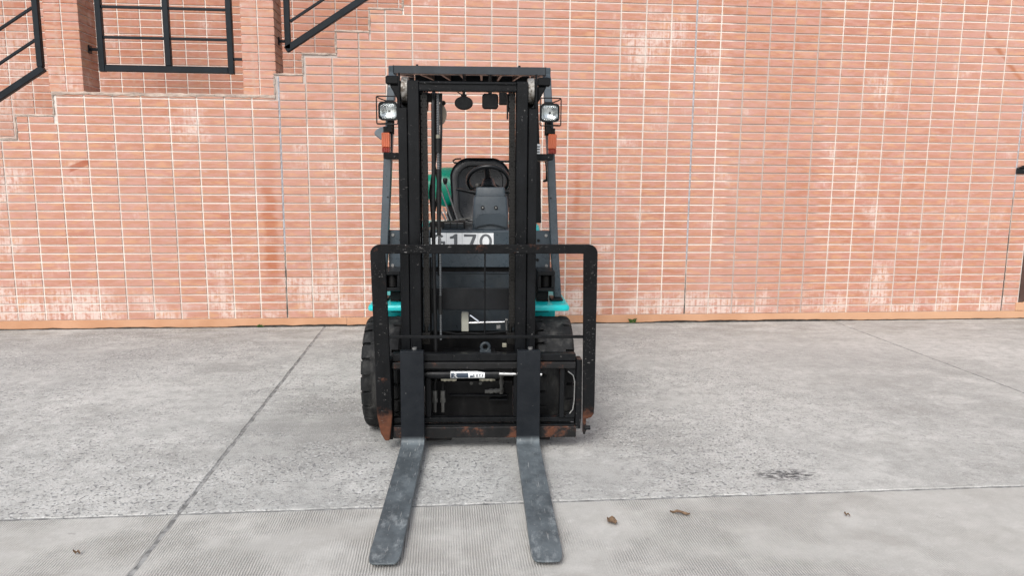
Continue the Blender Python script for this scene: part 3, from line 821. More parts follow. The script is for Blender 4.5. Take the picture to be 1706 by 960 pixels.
# sideshift cylinder
sc_ = P('sideshift_cylinder', 'black', lambda m: (m.cyl((-.227, .088, .403), (.148, .088, .403), .0245, 28), m.cyl((-.252, .088, .403), (-.227, .088, .403), .017, 16)), smooth=40)
P('piston_rod', 'chrome', lambda m: m.cyl((.148, .088, .405), (.372, .088, .400), .0115, 16), sc_, smooth=40)
P('gland', 'black', lambda m: m.cyl((.118, .088, .403), (.139, .088, .403), .0262, 28), sc_, smooth=40)
def wrap(off): return lambda p: .088 - math.sqrt(max(1e-6, (.0245 + off) ** 2 - (p.z - .403) ** 2))
def label_band(name, mat, x0, x1, z0, z1, off, rag=0.):
    m = MB(); q = random.Random(9); n = 22; rings = []; w = wrap(off); wi = wrap(off - .0006)
    for i in range(n + 1):
        x = x0 + (x1 - x0) * i / n; a, b = z0, z1
        if rag: b -= (q.random() * .0015) + (.004 if i > n - 5 else 0) * ((i - n + 5) / 3.); a += q.random() * .001
        zs = [a + (b - a) * k / 6 for k in range(7)]
        rings.append([(x, w(Vector((0, 0, z))), z) for z in zs] + [(x, wi(Vector((0, 0, z))), z) for z in zs[::-1]])
    m.loft(rings); return m.build(name, MT[mat], sc_, smooth=60)
label_band('label', 'white', -.104, .073, .385, .4235, .0007, 1)
label_band('label_panel', 'dark_print', -.102, -.012, .3885, .4145, .0012)
label_band('label_panel', 'dark_print', -.004, .012, .391, .402, .0012)
text('letter', 'R', .036, MT['white'], sc_, Matrix.Translation((-.082, 0, .3895)) @ Matrix.Rotation(R(90), 4, 'X'), .0012, 1.25, wrap(.0017))
for ch, x in zip('ERTF', (.0165, .0335, .0475, .0615)):
    text('letter', ch, .0215, MT['dark_print'], sc_, Matrix.Translation((x, 0, .3935)) @ Matrix.Rotation(R(90), 4, 'X'), .0006, .85, wrap(.0016))

# mast
def outer_rail(s):
    def f(m):
        a, b = sorted((X(s * .353), X(s * .3065))); t = .016
        w0, w1 = sorted((X(s * .353), X(s * .338)))
        m.box(a, b, .172, .192, .055, 1.765); m.box(a, b, .305, .325, .055, 1.90); m.box(w0, w1, .1925, .3045, .055, 1.90)
        # cut-away top: only a lip stands beside the roller
        m.box(w0 + (.004 if s < 0 else .002), w1 - (.002 if s < 0 else .004), .173, .1915, 1.7655, 1.936)
        e = sorted((X(s * .338), X(s * .330)))
        m.prism([(X(s * .338), 1.7655), (X(s * .312), 1.7655), (X(s * .33), 1.778), (X(s * .338), 1.80)], 'y', .1735, .191)
    return P('outer_mast_rail', 'mast', f, bevel=.003)
def inner_rail(s):
    def f(m):
        a, b = sorted((X(s * .302), X(s * .2455))); w0, w1 = sorted((X(s * .272), X(s * .256)))
        m.box(a, b, .158, .178, .07, 1.897); m.box(a, b, .28, .30, .07, 1.897); m.box(w0, w1, .1785, .2795, .07, 1.897)
    return P('inner_mast_rail', 'mast', f, bevel=.003)
for s in (-1, 1):
    outer_rail(s); inner_rail(s)
    P('mast_roller', 'roller', lambda m: m.lathe_x([(0, .062), (.004, .066), (.031, .066), (.035, .062)] if s > 0 else [(0, .062), (.004, .066), (.031, .066), (.035, .062)], X(s * .3205) - .0175, .24, 1.857, 40), smooth=40)
    a, b = sorted((X(s * .36), X(s * .428)))
    P('mast_ear', 'mast', lambda m: (m.box(a, b, .30, .35, 1.893, 1.937), m.prism([(X(s * .36), 1.80), (X(s * .41), 1.8925), (X(s * .36), 1.8925)], 'y', .31, .34)), bevel=.006)
P('mast_crossbar', 'mast', lambda m: (m.box(X(-.245), X(.245), .160, .20, 1.846, 1.893), m.box(X(-.243), X(.243), .152, .1595, 1.8805, 1.8925), m.box(X(-.243), X(.243), .152, .1595, 1.846, 1.8530)), bevel=.002)
P('mast_crossbar', 'mast', lambda m: m.box(X(-.336), X(.336), .328, .35, 1.868, 1.899), bevel=.004)
P('mast_crossbar', 'black', lambda m: m.box(X(-.243), X(.243), .302, .33, .704, .822), bevel=.003)
P('mast_crossbar', 'dark', lambda m: (m.box(X(-.243), X(.243), .302, .33, .09, .30), m.box(X(-.243), X(.243), .302, .34, .33, .44)), bevel=.003)
for s in (-1, 1):
    P('lift_cylinder', 'dark', lambda m: m.cyl((X(s * .285), .36, .08), (X(s * .285), .36, 1.05), .032, 16), smooth=40)
    P('tilt_bracket', 'mast', lambda m: (m.box(*sorted((X(s * .354), X(s * .45))), .33, .70, 1.512, 1.545)), bevel=.003)

# leaf chains
def link_mesh(k):
    m = MB()
    xs = (-.0118, 0, .0118) if k else (-.0052, .0052)
    for x in xs:
        m.prism([(-.009, -.013), (-.006, -.0165), (.006, -.0165), (.009, -.013), (.009, .013), (.006, .0165), (-.006, .0165), (-.009, .013)], 'x', x - .0040, x + .0040)
    if k: m.cyl((-.0145, 0, .0095), (.0145, 0, .0095), .0045, 6)
    else: m.cyl((-.009, 0, -.0095), (.009, 0, -.0095), .004, 6)
    return m
lm = []
for k in (0, 1):
    o = link_mesh(k).build('chain_link', MT['chain']); lm.append(o.data); bpy.data.objects.remove(o)
for s, dx in ((-1, -.004), (1, .006)):
    ch = P('lift_chain', 'chain', lambda m: (m.box(X(s * .2235) - .025 + dx * .5, X(s * .2235) + .025 + dx * .5, .19, .24, .535, .60), m.cyl((X(s * .2235), .205, .60), (X(s * .2235), .205, .655), .011, 10)), bevel=.003)
    P('chain_pulley', 'dark', lambda m: m.lathe_x([(0, .05), (.005, .055), (.008, .045), (.026, .045), (.029, .055), (.034, .05)], X(s * .2235) - .017, .25, 1.805, 28), ch, smooth=40)
    z = .645; i = 0
    while z < 1.835:
        o = bpy.data.objects.new('chain_link', lm[i % 2]); col.objects.link(o); o.parent = ch
        o.location = (X(s * .2235) + dx * (1 - (z - .64) / 1.2) * s * 1.2, .203, z)
        z += .0165; i += 1
P('chain_guard', 'dark', lambda m: (m.box(X(.2235) - .026, X(.2235) - .019, .19, .25, 1.715, 1.84), m.box(X(-.245) + .002, X(-.21), .215, .25, 1.52, 1.54)), bevel=.002)
P('chain_guide', 'carriage', lambda m: m.box(X(.16), X(.245), .215, .225, 1.497, 1.507), bevel=.002)

# hoses up the mast
P('hose', 'hose', lambda m: m.tube([(-.186, .20, .40), (-.188, .20, .60), (-.193, .20, .9), (-.195, .205, 1.2), (-.191, .20, 1.5), (-.1905, .20, 1.78), (-.190, .215, 1.83), (-.19, .25, 1.845)], .0105, 10), smooth=50)
P('hose', 'hose', lambda m: m.tube([(-.176, .235, 1.84), (-.178, .235, 1.6), (-.185, .235, 1.5), (-.20, .24, 1.42), (-.213, .25, 1.34), (-.208, .27, 1.25), (-.2, .3, 1.12)], .007, 8), smooth=50)
P('hose', 'hose', lambda m: m.tube([(-.205, .22, .70), (-.203, .215, .78), (-.208, .22, .82)], .004, 6), smooth=50)
hz = P('hose', 'spiral', lambda m: m.tube([(-.166 + (.006 if z < 1.1 else 0) * 1, .20, z) for z in [.56 + i * .0062 for i in range(207)]], [(.0088 if i % 2 else .0066) * (1 if i > 90 else .72) for i in range(207)], 8))
for x, y, a, b, r in ((-.166, .2, 1.545, 1.615, .0165), (-.186, .232, 1.565, 1.635, .015), (-.161, .2, .70, .80, .011), (-.166, .2, 1.12, 1.46, .0105)):
    P('hose_sleeve', 'hose', lambda m: m.cyl((x, y, a), (x, y, b), r, 12), smooth=40)
for pts_, r_ in (([(-.15, .205, 1.84), (-.150, .20, 1.66), (-.155, .20, 1.52), (-.158, .21, 1.30), (-.165, .22, 1.12), (-.17, .24, .9)], .0062), ([(-.19, .235, 1.56), (-.188, .24, 1.48), (-.172, .24, 1.40), (-.176, .24, 1.31), (-.196, .25, 1.22), (-.215, .27, 1.10)], .006), ([(-.222, .25, .52), (-.214, .24, .62), (-.212, .235, .8), (-.213, .235, 1.0)], .005)):
    P('hose', 'hose', lambda m: m.tube(pts_, r_, 8), smooth=50)
P('hose_ferrule', 'fitting', lambda m: m.cyl((-.166, .2, 1.615), (-.166, .2, 1.632), .013, 8))
P('hose_ferrule', 'fitting', lambda m: m.cyl((-.186, .232, 1.545), (-.186, .232, 1.565), .012, 8))
pl = P('hose_pulley', 'beige', lambda m: m.loft([[(-.160 + a * math.cos(t), y - .15 * a * math.cos(t), 1.742 + b * math.sin(t)) for t in [2 * math.pi * k / 28 for k in range(28)]] for y, a, b in ((.300, .030, .05), (.296, .034, .054), (.282, .034, .054), (.278, .030, .05))]), smooth=40)
P('pulley_bolt', 'dark', lambda m: m.cyl((-.142, .262, 1.798), (-.142, .285, 1.798), .012, 8), pl)
P('hose_bracket', 'dark', lambda m: m.box(X(-.245), -.155, .24, .25, 1.80, 1.845), bevel=.002)

# fittings behind the carriage
def fit_h(m, x0, x1, y, z, s=1):
    m.cyl((x0, y, z), (x1, y, z), .0075, 8)
    for k, r in ((.25, .011), (.5, .0095), (.8, .011)): m.cyl((x0 + (x1 - x0) * k - .006, y, z), (x0 + (x1 - x0) * k + .006, y, z), r, 6)
P('hydraulic_fitting', 'fitting', lambda m: fit_h(m, -.157, -.075, .13, .361))
P('hydraulic_fitting', 'fitting', lambda m: fit_h(m, .128, .045, .13, .361))
for x in (-.192, -.150):
    P('hydraulic_hose', 'dark', lambda m: m.tube([(x + .035, .2, .40), (x + .012, .18, .375), (x, .17, .33), (x, .17, .27)], .010, 8), smooth=50)
    P('hydraulic_fitting', 'dull_fitting', lambda m: (m.cyl((x, .17, .29), (x, .17, .245), .0125, 10), m.cyl((x, .17, .245), (x, .17, .225), .015, 6), m.cyl((x, .17, .225), (x, .17, .17), .0085, 8)))
P('hydraulic_fitting', 'dull_fitting', lambda m: (m.cyl((.075, .26, .255), (.165, .26, .262), .0115, 10), m.cyl((.165, .26, .255), (.165, .26, .345), .010, 10), m.cyl((.165, .26, .245), (.165, .26, .275), .0135, 8), m.cyl((.165, .26, .30), (.165, .26, .325), .014, 6), m.cyl((.165, .26, .335), (.165, .26, .35), .013, 6), m.cyl((.10, .26, .2565), (.118, .26, .258), .015, 6), m.cyl((.13, .26, .2585), (.142, .26, .2595), .0145, 6)))
for x, z in ((-.10, .325), (.10, .32), (.0, .292), (.05, .292)):
    P('bolt', 'dull_fitting', lambda m: m.cyl((x, .296, z), (x, .302, z), .010, 6))
P('valve_shelf', 'black', lambda m: (m.box(-.12, .20, .262, .30, .228, .236), m.box(.10, .20, .255, .30, .205, .212)), bevel=.002)
P('axle_housing', 'dark', lambda m: (m.cyl((X(-.36), .48, .315), (X(.36), .48, .315), .075, 20), m.box(X(-.15), X(.15), .40, .60, .2, .42)), smooth=40)
P('brake_valve_block', 'alloy', lambda m: m.prism([(-.056, .566), (-.016, .566), (-.016, .668), (-.020, .674), (-.052, .674), (-.056, .668)], 'y', .385, .42), bevel=.002)
P('brake_valve_rod', 'chrome', lambda m: (m.cyl((-.0155, .40, .612), (.185, .40, .617), .0085, 12), m.cyl((-.010, .40, .655), (.038, .40, .62), .008, 8)), smooth=40)
P('valve_link', 'steel', lambda m: (m.box(.14, .162, .39, .41, .58, .60), m.cyl((.195, .40, .625), (.199, .40, .535), .005, 8), m.cyl((.188, .40, .63), (.203, .40, .63), .008, 8)))
P('cable', 'hose', lambda m: m.tube([(-.215, .36, .575), (-.15, .36, .57), (-.08, .36, .558), (-.02, .36, .562), (.06, .36, .56), (.12, .36, .565), (.2, .36, .572)], .0045, 6), smooth=50)
lug = P('lifting_eye', 'slate_dark', lambda m: (m.tube([(.076 + .0205 * math.cos(t), .098, .546 + .0205 * math.sin(t)) for t in [2 * math.pi * k / 20 for k in range(20)]], .0085, 8, closed=True), m.box(.048, .104, .09, .106, .5175, .534)), smooth=40)
P('hose_clip', 'fitting', lambda m: m.box(.165, .188, .13, .15, .535, .556), bevel=.002)

# body: cowl, panels, floor
P('cowl_panel', 'slate', lambda m: m.prism([(.700, .888), (.700, 1.103), (.712, 1.108), (.98, 1.108), (.98, 1.09), (.716, 1.09), (.716, .888)], 'x', X(-.31), X(.31)), bevel=.003)
P('cowl_panel', 'slate_dark', lambda m: (m.box(X(-.30), X(.30), .705, .72, .762, .858), m.box(X(-.30), X(.30), .698, .7045, .851, .858)), bevel=.002)
P('cowl_panel', 'slate_dark', lambda m: m.box(X(-.30), X(.30), .706, .72, .50, .700), bevel=.002)
P('cowl_panel', 'dark', lambda m: m.box(X(-.30), X(.30), .73, .76, .15, 1.08))
P('chassis', 'dark', lambda m: (m.box(X(-.34), X(.34), .765, 1.9, .16, .55), m.box(X(-.50), X(.50), .86, 1.85, .30, .60)), bevel=.01)
P('floor_plate', 'dark', lambda m: m.box(X(-.48), X(.48), .77, 1.3, .605, .625))
P('engine_hood', 'black', lambda m: m.box(X(-.42), X(.42), 1.2, 1.84, .63, .985), bevel=.02)
for s in (-1, 1):
    pn = P('cowl_side_panel', 'slate', lambda m: m.box(*sorted((X(s * .312), X(s * .476))), .694, .712, .874, 1.108), bevel=.003)
    for x, z in ((.45, 1.08), (.455, .90), (.40, .935), (.405, 1.05)):
        P('bolt', 'steel' if x > .42 else 'dark', lambda m: m.cyl((X(s * x), .694, z), (X(s * x), .686, z), .0095, 6), pn)
    P('tilt_cylinder_bracket', 'black', lambda m: (m.box(*sorted((X(s * .39), X(s * .487))), .49, .69, .868, .892), m.box(*sorted((X(s * .39), X(s * .487))), .49, .69, .776, .796), m.box(*sorted((X(s * .466), X(s * .487))), .491, .69, .7965, .8675), m.box(*sorted((X(s * .39), X(s * .408))), .491, .69, .7965, .8675)), bevel=.003)
    P('bracket_back', 'dark', lambda m: m.box(*sorted((X(s * .385), X(s * .47))), .703, .72, .715, .87))
    P('bracket_roller', 'dark', lambda m: m.cyl((X(s * .437), .53, .80), (X(s * .437), .53, .864), .024, 16), smooth=40)
    P('tilt_cylinder', 'dark', lambda m: (m.cyl((X(s * .42), .57, .735), (X(s * .42), .95, .735), .026, 14), m.box(*sorted((X(s * .39), X(s * .46))), .60, .70, .695, .775)), smooth=40)
    # fender with its skirt
    a, b = X(s * .366), X(s * .572)
    def fender(m):
        c = (.020 if s > 0 else -.020)
        pts = [(a, .455), (b - c * 1.5, .455), (b - c * .4, .463), (b, .485), (b, 1.12), (a, 1.12)]
        m.loft([[(x, y, .668) for x, y in pts], [(x, y, .688) for x, y in pts], [(x - (c * .3 if abs(x - a) > .02 else 0), y + (.010 if y < .6 else 0), .700) for x, y in pts]])
    P('fender', 'teal', fender, bevel=.004, seg=2, smooth=40)
    P('fender_skirt', 'teal', lambda m: m.box(*sorted((X(s * .366), X(s * .525))), .825, .85, .40, .6675), bevel=.003)
    P('fender_bolt', 'teal', lambda m: m.cyl((X(s * .545), .56, .7005), (X(s * .545), .56, .706), .011, 6))
    P('pillar_foot', 'black', lambda m: m.box(*sorted((X(s * .475), X(s * .548))), .60, .73, .7015, .714), bevel=.003)

# number on the cowl: four sticker squares
for ch, x0, x1 in (('G', -.2435, -.1515), ('1', -.1505, -.0595), ('7', -.0585, .0335), ('0', .0345, .1265)):
    st_ = P('number_sticker', 'white', lambda m: m.box(x0, x1, .6985, .6998, .978, 1.0925))
    gl = MB(); gx = (x0 + x1) / 2; G = lambda pts: gl.prism([(gx + u, 1.0885 - v) for u, v in pts], 'y', .6975, .6984)
    def ringseg(rx, rz, th, a0, a1, n=22, cz=.046):
        for k in range(n):
            t0, t1 = R(a0 + (a1 - a0) * k / n), R(a0 + (a1 - a0) * (k + 1) / n)
            G([(rx * math.cos(t0), cz - rz * math.sin(t0)), (rx * math.cos(t1), cz - rz * math.sin(t1)), ((rx - th) * math.cos(t1), cz - (rz - th * .8) * math.sin(t1)), ((rx - th) * math.cos(t0), cz - (rz - th * .8) * math.sin(t0))])
    if ch == '0': ringseg(.037, .044, .016, 0, 360, 36)
    if ch == 'G':
        ringseg(.038, .044, .016, 42, 318); G([(.004, .046), (.038, .046), (.038, .085), (.026, .085), (.024, .058), (.004, .058)])
    if ch == '7': G([(-.036, .004), (.036, .004), (.036, .017), (.008, .088), (-.012, .088), (.016, .018), (-.036, .018)])
    if ch == '1': G([(.004, .003), (.018, .003), (.018, .074), (.032, .074), (.032, .088), (-.022, .088), (-.022, .074), (-.002, .074), (-.002, .028), (-.026, .031), (-.026, .018), (-.012, .015)])
    gl.build('letter' if ch == 'G' else 'numeral', MT['numeral'], st_)

# wheels
def tyre_mesh(r, w, x0, y0):
    m = MB()
    h = w / 2
    m.lathe_x([(-h + .012, r * .60), (-h, r * .66), (-h, r * .86), (-h + .012, r * .925), (-h * .60, r * .93), (-h * .55, r - .004), (h * .55, r - .004), (h * .60, r * .93), (h - .012, r * .925), (h, r * .86), (h, r * .66), (h - .012, r * .60)], x0, y0, r, 56)
    n = 22
    for sd in (-1, 1):
        for k in range(n):
            t0 = 2 * math.pi * (k + (.0 if sd > 0 else .5)) / n; t1 = t0 + 2 * math.pi / n * .80
            rings = []
            for t in (t0, (t0 + t1) / 2, t1):
                u = .012 * math.sin((t - t0) / (t1 - t0) * math.pi)
                def q(x, rr, tt): return (x0 + sd * x, y0 + rr * math.cos(tt), r + rr * math.sin(tt))
                sk = -.06
                rings.append([q(.35 * h, r * .92, t + sk), q(.35 * h, r - .006, t + sk), q(h * .55, r, t), q(h - .012, r - .004, t), q(h + .001, r * .95, t), q(h + .001, r * .84, t), q(h * .55, r * .88, t)])
            m.loft(rings)
    return m
def wheel(name, s, xc, yc, r, w):
    t = tyre_mesh(r, w, X(s * xc), yc).build(name, MT['rubber'], fk, bevel=0, smooth=32)
    P('rim', 'teal', lambda m: m.lathe_x([(-.06, r * .61), (-.05, r * .55), (-.02 if s > 0 else .02, r * .5), (.05, r * .55), (.06, r * .61)], X(s * xc), yc, r, 32), t, smooth=40)
for s in (-1, 1):
    wheel('front_tyre', s, .469, .48, .316, .206)
    wheel('rear_tyre', s, .44, 2.05, .24, .16)

# overhead guard
for s in (-1, 1):
    def pil(m):
        rings = []
        for z, xi, xo, y in ((.7145, .500, .543, .645), (.86, .488, .532, .645), (1.03, .475, .520, .65), (1.5, .453, .499, .70), (1.93, .431, .476, .755), (1.99, .430, .474, .77), (2.03, .430, .468, .80)):
            a, b = sorted((X(s * xi), X(s * xo)))
            rings.append([(a, y, z), (b, y, z), (b, y + .062, z), (a, y + .062, z)])
        m.loft(rings)
    p_ = P('guard_pillar', 'slate', pil, bevel=.004)
    for z, x in ((1.30, .474), (1.105, .482), (1.84, .455)):
        P('rivet', 'dark', lambda m: m.cyl((X(s * x), .72 if z < 1.8 else .74, z), (X(s * x), .66 + (z - 1.1) * .085, z), .005, 8), p_)
    def rp(m):
        rings = []
        for z, x, y in ((1.06, .515, 2.15), (1.5, .50, 2.12), (1.95, .475, 2.08), (2.16, .46, 2.05)):
            a, b = sorted((X(s * (x - .024)), X(s * (x + .024)))); rings.append([(a, y, z), (b, y, z), (b, y + .06, z), (a, y + .06, z)])
        m.loft(rings)
    P('guard_pillar', 'black', rp, bevel=.004)
    P('guard_side_rail', 'slate', lambda m: m.bar((X(s * .452), .79, 2.030), (X(s * .455), 2.08, 2.175), .04, .05), bevel=.004)
P('guard_header', 'header', lambda m: (m.box(X(-.431), X(.434), .700, .75, 2.0, 2.044), m.box(X(-.4345), X(-.4315), .695, .755, 1.998, 2.047), m.box(X(.4345), X(.4375), .695, .755, 1.998, 2.047)), bevel=.003)
for x in (-.30, .285):
    P('header_bolt', 'dark', lambda m: m.cyl((X(x), .725, 2.044), (X(x), .725, 2.054), .008, 6))
for x in (-.301, -.179, -.068, .053, .172, .287):
    P('roof_bar', 'black', lambda m: m.bar((x, .7505, 2.022), (x, 2.05, 2.150), .014, .042), bevel=.002)
def roof(m):
    n = 14; rings = []
    for i in range(n + 1):
        x = X(-.43) + .86 * i / n
        u = (x + .02) / .23; bump = .034 * (math.cos(min(1, abs(u)) * math.pi / 2) ** 1.5)
        rings.append([(x, .86, 2.054 + bump * .2), (x, 1.5, 2.122 + bump * .8), (x, 2.04, 2.178 + bump), (x, 2.04, 2.172), (x, .86, 2.050)])
    m.loft(rings)
P('roof_panel', 'black', roof, smooth=30)
P('guard_header', 'black', lambda m: m.box(X(-.43), X(.43), 2.051, 2.10, 2.10, 2.17), bevel=.004)
P('warning_sticker', 'white', lambda m: m.box(X(.482), X(.52), 2.085, 2.0895, 1.595, 1.67))
for k in range(3): P('sticker_line', 'numeral', lambda m: m.box(X(.486), X(.514), 2.083, 2.0848, 1.605 + k * .02, 1.615 + k * .02))
P('grab_handle', 'black', lambda m: m.tube([(.519, 2.0, 1.56), (.535, 1.95, 1.55), (.543, 1.93, 1.50), (.546, 1.93, 1.43), (.545, 1.95, 1.395), (.530, 2.0, 1.39)], .010, 8), smooth=50)

# lamps and mirrors
for s in (-1, 1):
    cx = X(s * .4525)
    h = P('headlamp', 'black', lambda m: m.loft([[(x, y, z) for x, z in rrect(cx - a, cx + a, 1.781 - b, 1.781 + b, c)] for y, a, b, c in ((.70, .030, .030, .02), (.665, .046, .044, .025), (.625, .0535, .050, .022), (.585, .0545, .051, .022), (.585, .0475, .044, .02), (.626, .0465, .043, .019))]), smooth=40)
    P('reflector', 'reflector', lambda m: m.loft([[(x, y, z) for x, z in rrect(cx - a, cx + a, 1.781 - b, 1.781 + b, c)] for y, a, b, c in ((.5935, .0455, .042, .019), (.606, .038, .034, .02), (.615, .022, .02, .012), (.617, .006, .006, .003))], False), h, smooth=60)
    P('lens', 'lens', lambda m: m.loft([[(x, y, z) for x, z in rrect(cx - a, cx + a, 1.781 - b, 1.781 + b, c)] for y, a, b, c in ((.5925, .0458, .0422, .019), (.587, .0455, .042, .019), (.582, .040, .036, .02), (.579, .026, .023, .016), (.578, .010, .009, .006))]), h, smooth=60)
    P('lamp_guard', 'black', lambda m: m.tube([(x, .545, z) for x, z in rrect(cx - .058, cx + .058, 1.706, 1.857, .008, 3)], .0036, 6, closed=True), h, smooth=50)
    P('lamp_guard_stay', 'black', lambda m: (m.tube([(cx + s * .056, .545, 1.855), (cx + s * .05, .60, 1.85), (cx + s * .02, .69, 1.845)], .0036, 6), m.tube([(cx + s * .056, .545, 1.708), (cx + s * .05, .60, 1.712), (cx + s * .02, .69, 1.72)], .0036, 6)), h)
    P('lamp_bracket', 'black', lambda m: (m.box(cx - .025, cx + .025, .64, .70, 1.832, 1.846), m.box(cx - .012, cx + .012, .65, .69, 1.67, 1.735), m.box(cx - .02, cx + .02, .69, .702, 1.66, 1.85)), h, bevel=.002)
    ix0, ix1 = sorted((X(s * .450), X(s * .497)))
    i_ = P('turn_signal', 'amber', lambda m: m.box(ix0, ix1, .625, .665, 1.582, 1.665), bevel=.004)
    P('signal_base', 'red', lambda m: m.box(ix0 + .001, ix1 - .001, .626, .665, 1.554, 1.5815), i_, bevel=.003)
    P('signal_bracket', 'black', lambda m: m.box(ix0 + .005, ix1 - .005, .6655, .69, 1.56, 1.70), i_, bevel=.002)
pm = [(110, 632), (126, 606), (165, 582), (216, 570), (228, 640), (218, 692), (170, 690), (122, 652)]
P('side_mirror', 'grey_mirror', lambda m: m.prism([(-.562 + (u - 110) / 105 * .0744, 1.707 - (v - 570) / 120 * .083) for u, v in pm][::-1], 'y', .685, .715), bevel=.006)
P('mirror_arm', 'black', lambda m: m.tube([(-.49, .70, 1.665), (-.465, .70, 1.70), (-.455, .72, 1.74)], .005, 6))
P('rear_view_lamp', 'dark', lambda m: m.loft([[(-.051 + a * math.cos(t), y, 1.853 + b * math.sin(t)) for t in [2 * math.pi * k / 28 for k in range(28)]] for y, a, b in ((.835, .050, .034), (.842, .0545, .0395), (.86, .0545, .0395), (.885, .03, .02))]), smooth=50)
for k in range(-5, 6):
    x = -.051 + k * .0085; b = .033 * math.sqrt(max(0, 1 - ((x + .051) / .05) ** 2))
    P('lamp_fin', 'black', lambda m: m.box(x - .0015, x + .0015, .8315, .8345, 1.853 - b, 1.853 + b))
P('lamp_stem', 'dark', lambda m: (m.cyl((-.051, .86, 1.89), (-.049, .86, 2.03), .009, 10), m.box(-.068, -.034, .85, .87, 1.893, 1.905), m.tube([(-.058, .855, 1.90), (-.085, .855, 1.915), (-.11, .86, 1.94)], .003, 6)))
P('rear_view_mirror', 'dark', lambda m: m.prism(rrect(.058, .154, 1.820, 1.910, .018), 'y', .84, .866), bevel=.006)
P('mirror_stem', 'dark', lambda m: m.cyl((.105, .86, 1.91), (.105, .86, 2.04), .012, 10))
P('switch_box', 'dark', lambda m: m.box(.159, .205, .84, .90, 1.848, 1.935), bevel=.003)

# controls
P('steering_column', 'plastic', lambda m: m.loft([[(x, y, z) for x, y in rrect(xa, xb, yf, yf + .15, .02)] for z, xa, xb, yf in ((1.108, .002, .217, .825), (1.18, -.001, .219, .835), (1.285, .004, .215, .853), (1.303, .008, .211, .858))]), smooth=40)
P('column_top', 'plastic', lambda m: m.loft([[(x, y, z) for x, y in rrect(xa, xb, yf, yf + .12, .012)] for z, xa, xb, yf in ((1.304, .018, .201, .868), (1.352, .022, .197, .876), (1.358, .026, .193, .882))]), smooth=40)
P('column_shroud', 'plastic', lambda m: m.loft([[(x, yy, z) for x, z in [(.012, 1.112)] + [(.012 + .02 * k, 1.150 + k * .02) for k in range(1)] + arc(.065, 1.155, .045, 180, 95, 6) + arc(.165, 1.155, .045, 85, 0, 6) + [(.210, 1.112)] + [(.205 - .19 * k / 8, 1.112 + .022 * math.sin(math.pi * k / 8)) for k in range(1, 8)]] for yy in (.85, .806)]), bevel=.006, seg=2, smooth=40)
P('column_base', 'dark', lambda m: m.box(.022, .20, .845, .95, 1.095, 1.14))
for x in (.062, .142):
    P('screw', 'dark', lambda m: m.cyl((x, .835, 1.236), (x, .845, 1.236), .011, 12)); P('screw_head', 'steel', lambda m: m.cyl((x, .833, 1.236), (x, .836, 1.236), .005, 8))
sw = P('steering_wheel', 'vinyl', lambda m: m.tube([(.097 + .127 * math.cos(t), 1.0 - .093 * math.sin(t), 1.395 + .088 * math.sin(t)) for t in [2 * math.pi * k / 44 for k in range(44)]], .0135, 10, closed=True), smooth=60)
P('hub', 'vinyl', lambda m: m.loft([[(.097 + a * math.cos(t), y - .5 * a * math.sin(t), z + .5 * a * math.sin(t)) for t in [2 * math.pi * k / 16 for k in range(16)]] for y, z, a in ((.94, 1.345, .055), (.97, 1.375, .042), (1.0, 1.40, .034))]), sw, smooth=50)
for t in (95, 215, 325):
    c, s_ = math.cos(R(t)), math.sin(R(t))
    P('spoke', 'vinyl', lambda m: m.bar((.097 + .02 * c, 1.0 - .015 * s_, 1.393 + .014 * s_), (.097 + .122 * c, 1.0 - .089 * s_, 1.395 + .084 * s_), .034 if t < 100 else .02, .010), sw, bevel=.003)
P('spinner_knob', 'dull_fitting', lambda m: m.loft([[(.030 + r * math.cos(t), .985 + r * math.sin(t), z) for t in [2 * math.pi * k / 14 for k in range(14)]] for z, r in ((1.353, .008), (1.360, .013), (1.372, .015), (1.379, .010))]), sw, smooth=50)
P('direction_lever', 'black', lambda m: (m.tube([(.02, .90, 1.325), (-.02, .90, 1.330), (-.055, .90, 1.338), (-.10, .90, 1.345)], [.016, .010, .011, .007], 10)), smooth=50)
P('column_switch', 'black', lambda m: m.tube([(.20, .90, 1.33), (.235, .90, 1.335)], [.014, .010], 10), smooth=50)
for tx, tz, bx, bz in ((-.170, 1.385, -.092, 1.15), (-.198, 1.335, -.128, 1.15), (-.243, 1.295, -.168, 1.15), (-.182, 1.225, -.150, 1.15)):
    lv = P('hydraulic_lever', 'lever', lambda m: m.tube([(bx, .94, bz), (bx * .3 + tx * .7, .96, bz * .3 + tz * .7), (tx, .975, tz)], .0052, 8), smooth=50)
    if tz > 1.38: P('knob', 'black', lambda m: m.loft([[(tx + r * math.cos(t), .975 + r * math.sin(t), z) for t in [2 * math.pi * k / 12 for k in range(12)]] for z, r in ((1.372, .008), (1.385, .014), (1.402, .016), (1.412, .009))]), lv, smooth=50)
P('console_side', 'dark', lambda m: m.box(-.275, -.19, 1.0, 1.14, .99, 1.135), bevel=.006)
cs = P('lever_console', 'black', lambda m: m.box(-.185, -.045, .80, .96, 1.1085, 1.148), bevel=.004)
for gx in (-.168, -.128, -.088):
    for k in range(4):
        P('vent_slat', 'steel' if k == 3 else 'slate', lambda m: m.box(gx, gx + .033, .795, .7995, 1.114 + k * .009, 1.1165 + k * .009), cs)

